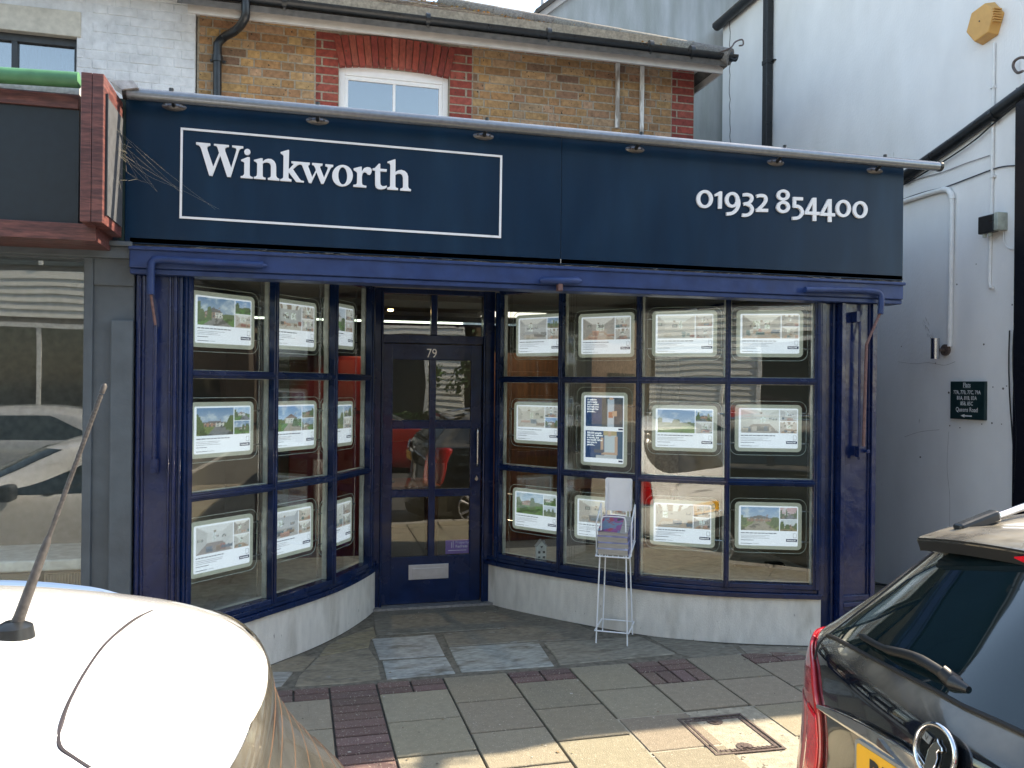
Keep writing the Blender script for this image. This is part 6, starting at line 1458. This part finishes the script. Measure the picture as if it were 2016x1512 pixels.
# ================================================================== ACROSS THE STREET (seen in the glass)
def tree_parts(root, base, h, rad, seed, n=1600, lc=(.05, .10, .02)):
    rn = random.Random(seed); b = Vector(base)
    g = MB(); g.tube(catmull([b, b + Vector((.05, 0, h * .3)), b + Vector((-.05, .05, h * .7))], 4), [.13 - .008 * k for k in range(9)], 10)
    for k in range(7):
        a = k * .9; g.tube([b + Vector((0, 0, h * (.35 + .05 * k))), b + Vector((math.cos(a) * rad * .7, math.sin(a) * rad * .7, h * (.6 + .05 * k)))], [.05, .012], 6)
    g.build('trunk', mat('bark', (.10, .07, .05), .9, amp=.3), root)
    g = MB(); cl = [Vector((rn.gauss(0, .45), rn.gauss(0, .45), rn.gauss(0, .4))) for _ in range(26)]
    for k in range(n):
        c = rn.choice(cl); p = b + Vector((0, 0, h * .75)) + Vector((c.x * rad, c.y * rad, c.z * h * .42)) + Vector((rn.gauss(0, .2), rn.gauss(0, .2), rn.gauss(0, .2))) * rad * .8
        s = rn.uniform(.04, .10); a = Vector((rn.gauss(0, 1), rn.gauss(0, 1), rn.gauss(0, 1))).normalized(); e = a.orthogonal().normalized(); f2 = a.cross(e)
        g.add([p + e * s, p + f2 * s * .6, p - e * s, p - f2 * s * .6], [(0, 1, 2, 3)], jit(lc, .4))
    g.build('crown', mat('foliage', (.06, .12, .03), .6, attr='Col', amp=.2), root)
YO = -9.5
g = MB(); g.box(-40, 40, -9.5, -6.2, ROADZ, -.02); tag(g.build('far_pavement', mat('far_paving', (.32, .30, .26), .9, amp=.15, nscale=1.5)), kind='structure')
cb = thing('clapboard_building', (-3, YO, 0), 'white clapboard building with large dark windows across the street, mirrored in the shop glass', 'building')
bd = mat('white_boards', (.66, .66, .62), .6, amp=.05)
g = MB()
for k in range(46):
    z = .3 + k * .16
    for x0, x1 in ((-9, -6.6), (-4.2, -2.2), (-.6, .8), (3.2, 4.2)):
        g.prism([(x0, YO + .02, z), (x0, YO + .055, z), (x0, YO + .02, z + .17)], (x1 - x0, 0, 0))
    if 2.9 < z < 3.9 or z > 5.6: g.prism([(-6.6, YO + .02, z), (-6.6, YO + .055, z), (-6.6, YO + .02, z + .17)], (9.8, 0, 0))
g.build('boarding', bd, cb)
g = MB(); g.box(-9, 4.2, YO - 4, YO, 0, 7.6); g.build('wall', mat('pale_wall', (.20, .18, .155), .9, amp=.1), cb)
for x0, x1 in ((-6.6, -4.2), (-2.2, -.6), (.8, 3.2)):
    for z0, z1 in ((.5, 2.8), (4.1, 5.5)):
        g = MB(); g.box(x0 + .1, x1 - .1, YO + .01, YO + .05, z0, z1); wq = g.build('window', mat('far_window_glass', (.02, .025, .03), .08, coat=.5, amp=.1), cb)
        g = MB(); g.box(x0, x0 + .1, YO, YO + .08, z0, z1); g.box(x1 - .1, x1, YO, YO + .08, z0, z1); g.box((x0 + x1) / 2 - .04, (x0 + x1) / 2 + .04, YO + .05, YO + .08, z0, z1); g.box(x0, x1, YO, YO + .1, z1, z1 + .1); g.build('frame', mat('white_frame', (.7, .7, .68), .5), wq)
g = MB(); g.prism([(-9.3, YO + .4, 7.5), (4.5, YO + .4, 7.5), (4.5, YO - 3, 9.6), (-9.3, YO - 3, 9.6)], (0, 0, .1)); g.build('roof', MATS['roof_felt'], cb)
bb = thing('brick_house', (8, YO, 0), 'sandy brick house across the street, mirrored in the right bay', 'building')
g = MB(); g.box(4.6, 13, YO - 5, YO - .3, 0, 7); g.build('wall', mat('sandy_brick', (.24, .16, .085), .9, amp=.2, nscale=14, col2=(.17, .11, .06)), bb)
for x0 in (5.4, 7.6, 9.8):
    for z0 in (.9, 3.9):
        g = MB(); g.box(x0, x0 + 1.3, YO - .32, YO - .27, z0, z0 + 1.5); wq = g.build('window', MATS['far_window_glass'], bb)
        g = MB(); g.prism([(x0 + p_, YO - .27, z0 + q_) for p_, q_ in ((0, .72), (.62, .72), (.62, 0), (.68, 0), (.68, .72), (1.3, .72), (1.3, .78), (.68, .78), (.68, 1.5), (.62, 1.5), (.62, .78), (0, .78))], (0, .03, 0)); g.build('frame', MATS['white_frame'], wq)
g = MB(); g.prism([(4.3, YO + .1, 6.9), (13.3, YO + .1, 6.9), (13.3, YO - 3, 9), (4.3, YO - 3, 9)], (0, 0, .1)); g.build('roof', MATS['roof_felt'], bb)
lb = thing('far_shop', (-14, YO, 0), 'plain rendered building with pale parapet across the street to the left', 'building')
g = MB(); g.box(-24, -9.2, YO - 5, YO, 0, 6.5); g.build('wall', mat('cream_render', (.26, .24, .20), .9, amp=.1), lb)
for x0 in (-22, -18, -14):
    g = MB(); g.box(x0, x0 + 3, YO + .0, YO + .04, .5, 2.6); g.build('window', MATS['far_window_glass'], lb)
for i, (x0, y0, x1, y1, zt_, colr, lab) in enumerate(((30, -12, 38, 1.5, 8.5, (.20, .13, .09), 'brown brick terrace closing the far right end of the street'), (24, 4.9, 44, 14, 7.0, (.24, .22, .19), 'cream shop terrace further along to the right on the same side'), (-40, -10, -30, 4, 8.5, (.15, .11, .085), 'dark brick terrace closing the far left end of the street'))):
    t = thing('terrace_building', ((x0 + x1) / 2, (y0 + y1) / 2, 0), lab, 'building', 'terraces along the street')
    g = MB(); g.box(x0, x1, y0, y1, ROADZ, zt_); g.build('wall', mat('terrace_wall_%d' % i, colr, .9, amp=.2, nscale=3), t)
    g = MB(); g.prism([(x0 - .2, y0 - .2, zt_), (x1 + .2, y0 - .2, zt_), (x1 - 1.5, (y0 + y1) / 2, zt_ + 2), (x0 + 1.5, (y0 + y1) / 2, zt_ + 2)], (0, .1, 0)); g.prism([(x0 - .2, y1 + .2, zt_), (x1 + .2, y1 + .2, zt_), (x1 - 1.5, (y0 + y1) / 2 + .1, zt_ + 2), (x0 + 1.5, (y0 + y1) / 2 + .1, zt_ + 2)], (0, -.1, 0)); g.build('roof', MATS['roof_felt'], t)
    for z in (.8, 3.6, 6.0):
        if z + 1.5 > zt_: continue
        if i == 1: spots_ = [(x0 + 1.5 + 3 * q, y0 - .03, 1) for q in range(6)]
        else: spots_ = [((x0 - .03 if i == 0 else x1 + .03), y0 + 1.2 + 2.6 * q, 0) for q in range(5)]
        for px_, py_, ax_ in spots_:
            g = MB(); g.box(px_ - (.7 if ax_ else .03), px_ + (.7 if ax_ else .03), py_ - (.03 if ax_ else .6), py_ + (.03 if ax_ else .6), z, z + 1.4); g.build('window', MATS['far_window_glass'], t)
for i, (x, y, h, rd_, lab) in enumerate(((22, -7.5, 6.5, 2.2, 'tall leafy tree on the far pavement at the right end of the street'), (-17, -7.6, 6.5, 2.2, 'tall leafy tree on the far pavement at the left end of the street'))):
    tr = thing('street_tree', (x, y, 0), lab, 'tree', 'trees across the street'); tree_parts(tr, (x, y, 0), h, rd_, 40 + i, 2200)
for i, (x, y, h, rd_, lab) in enumerate(((-1.4, -8.6, 3.0, 1.0, 'bushy green tree in front of the clapboard building'), (4.6, -8.2, 2.6, .9, 'small leafy tree at the corner of the brick house across the street'))):
    tr = thing('street_tree', (x, y, 0), lab, 'tree', 'trees across the street'); tree_parts(tr, (x, y, 0), h, rd_, 20 + i)
hd = thing('hedge', (2.2, -8.9, 0), 'low clipped green hedge in front of the clapboard building', 'hedge')
g = MB(); rn = random.Random(3)
for k in range(2600):
    p = Vector((rn.uniform(.9, 4.2), rn.uniform(-9.1, -8.6), rn.uniform(0, .95))); s = rn.uniform(.03, .07); a = Vector((rn.gauss(0, 1), rn.gauss(0, 1), rn.gauss(0, 1))).normalized(); e = a.orthogonal().normalized(); f2 = a.cross(e)
    g.add([p + e * s, p + f2 * s, p - e * s, p - f2 * s], [(0, 1, 2, 3)], jit((.05, .11, .025), .4))
g.build('foliage', MATS['foliage'], hd)
for i, (x, colr, nm, lab) in enumerate(((-3.6, (.42, .43, .44), 'silver_paint', 'silver hatchback parked across the street before the clapboard building'), (1.2, (.30, .012, .012), 'red_paint', 'red hatchback parked across the street opposite the shop door'), (6.2, (.05, .055, .07), 'grey_paint_car', 'dark grey hatchback parked across the street before the brick house'))):
    CR = Car(MI.K, x - 2, -5.1, 1)
    t = thing('parked_car', CR.W(2, 0, ROADZ), lab, 'car', 'cars parked across the street')
    CR.body(3).build('body', mat(nm, colr, .15, coat=.8, amp=.02), t, smooth=True, auto=180)
    CR.patch(rows, .004, 20).build('rear_window', MATS['dark_glass'], t, smooth=True, auto=180)
    for sg in (-1, 1):
        CR.patch([(.80, sg * 1.04, sg * 1.95), (.95, sg * 1.06, sg * 1.93), (1.10, sg * 1.1, sg * 1.9), (1.15, sg * 1.12, sg * 1.88)], .004, 12).build('side_window', MATS['dark_glass'], t, smooth=True, auto=180)
        CR.patch([(.82, sg * 2.3, sg * 2.999), (.95, sg * 2.28, sg * 2.999), (1.14, sg * 2.25, sg * 2.999)], .004, 12).build('windscreen', MATS['dark_glass'], t, smooth=True, auto=180)
        CR.patch([(.36, sg * .70, sg * .94), (.58, sg * .68, sg * .99), (.68, sg * .72, sg * .96)], .01, 8).build('tail_lamp', red, t, smooth=True, auto=180)
    wheels(CR, t, (.78, 3.25), .31, .845); arches(CR, t, (.78, 3.25), .31, rubber)
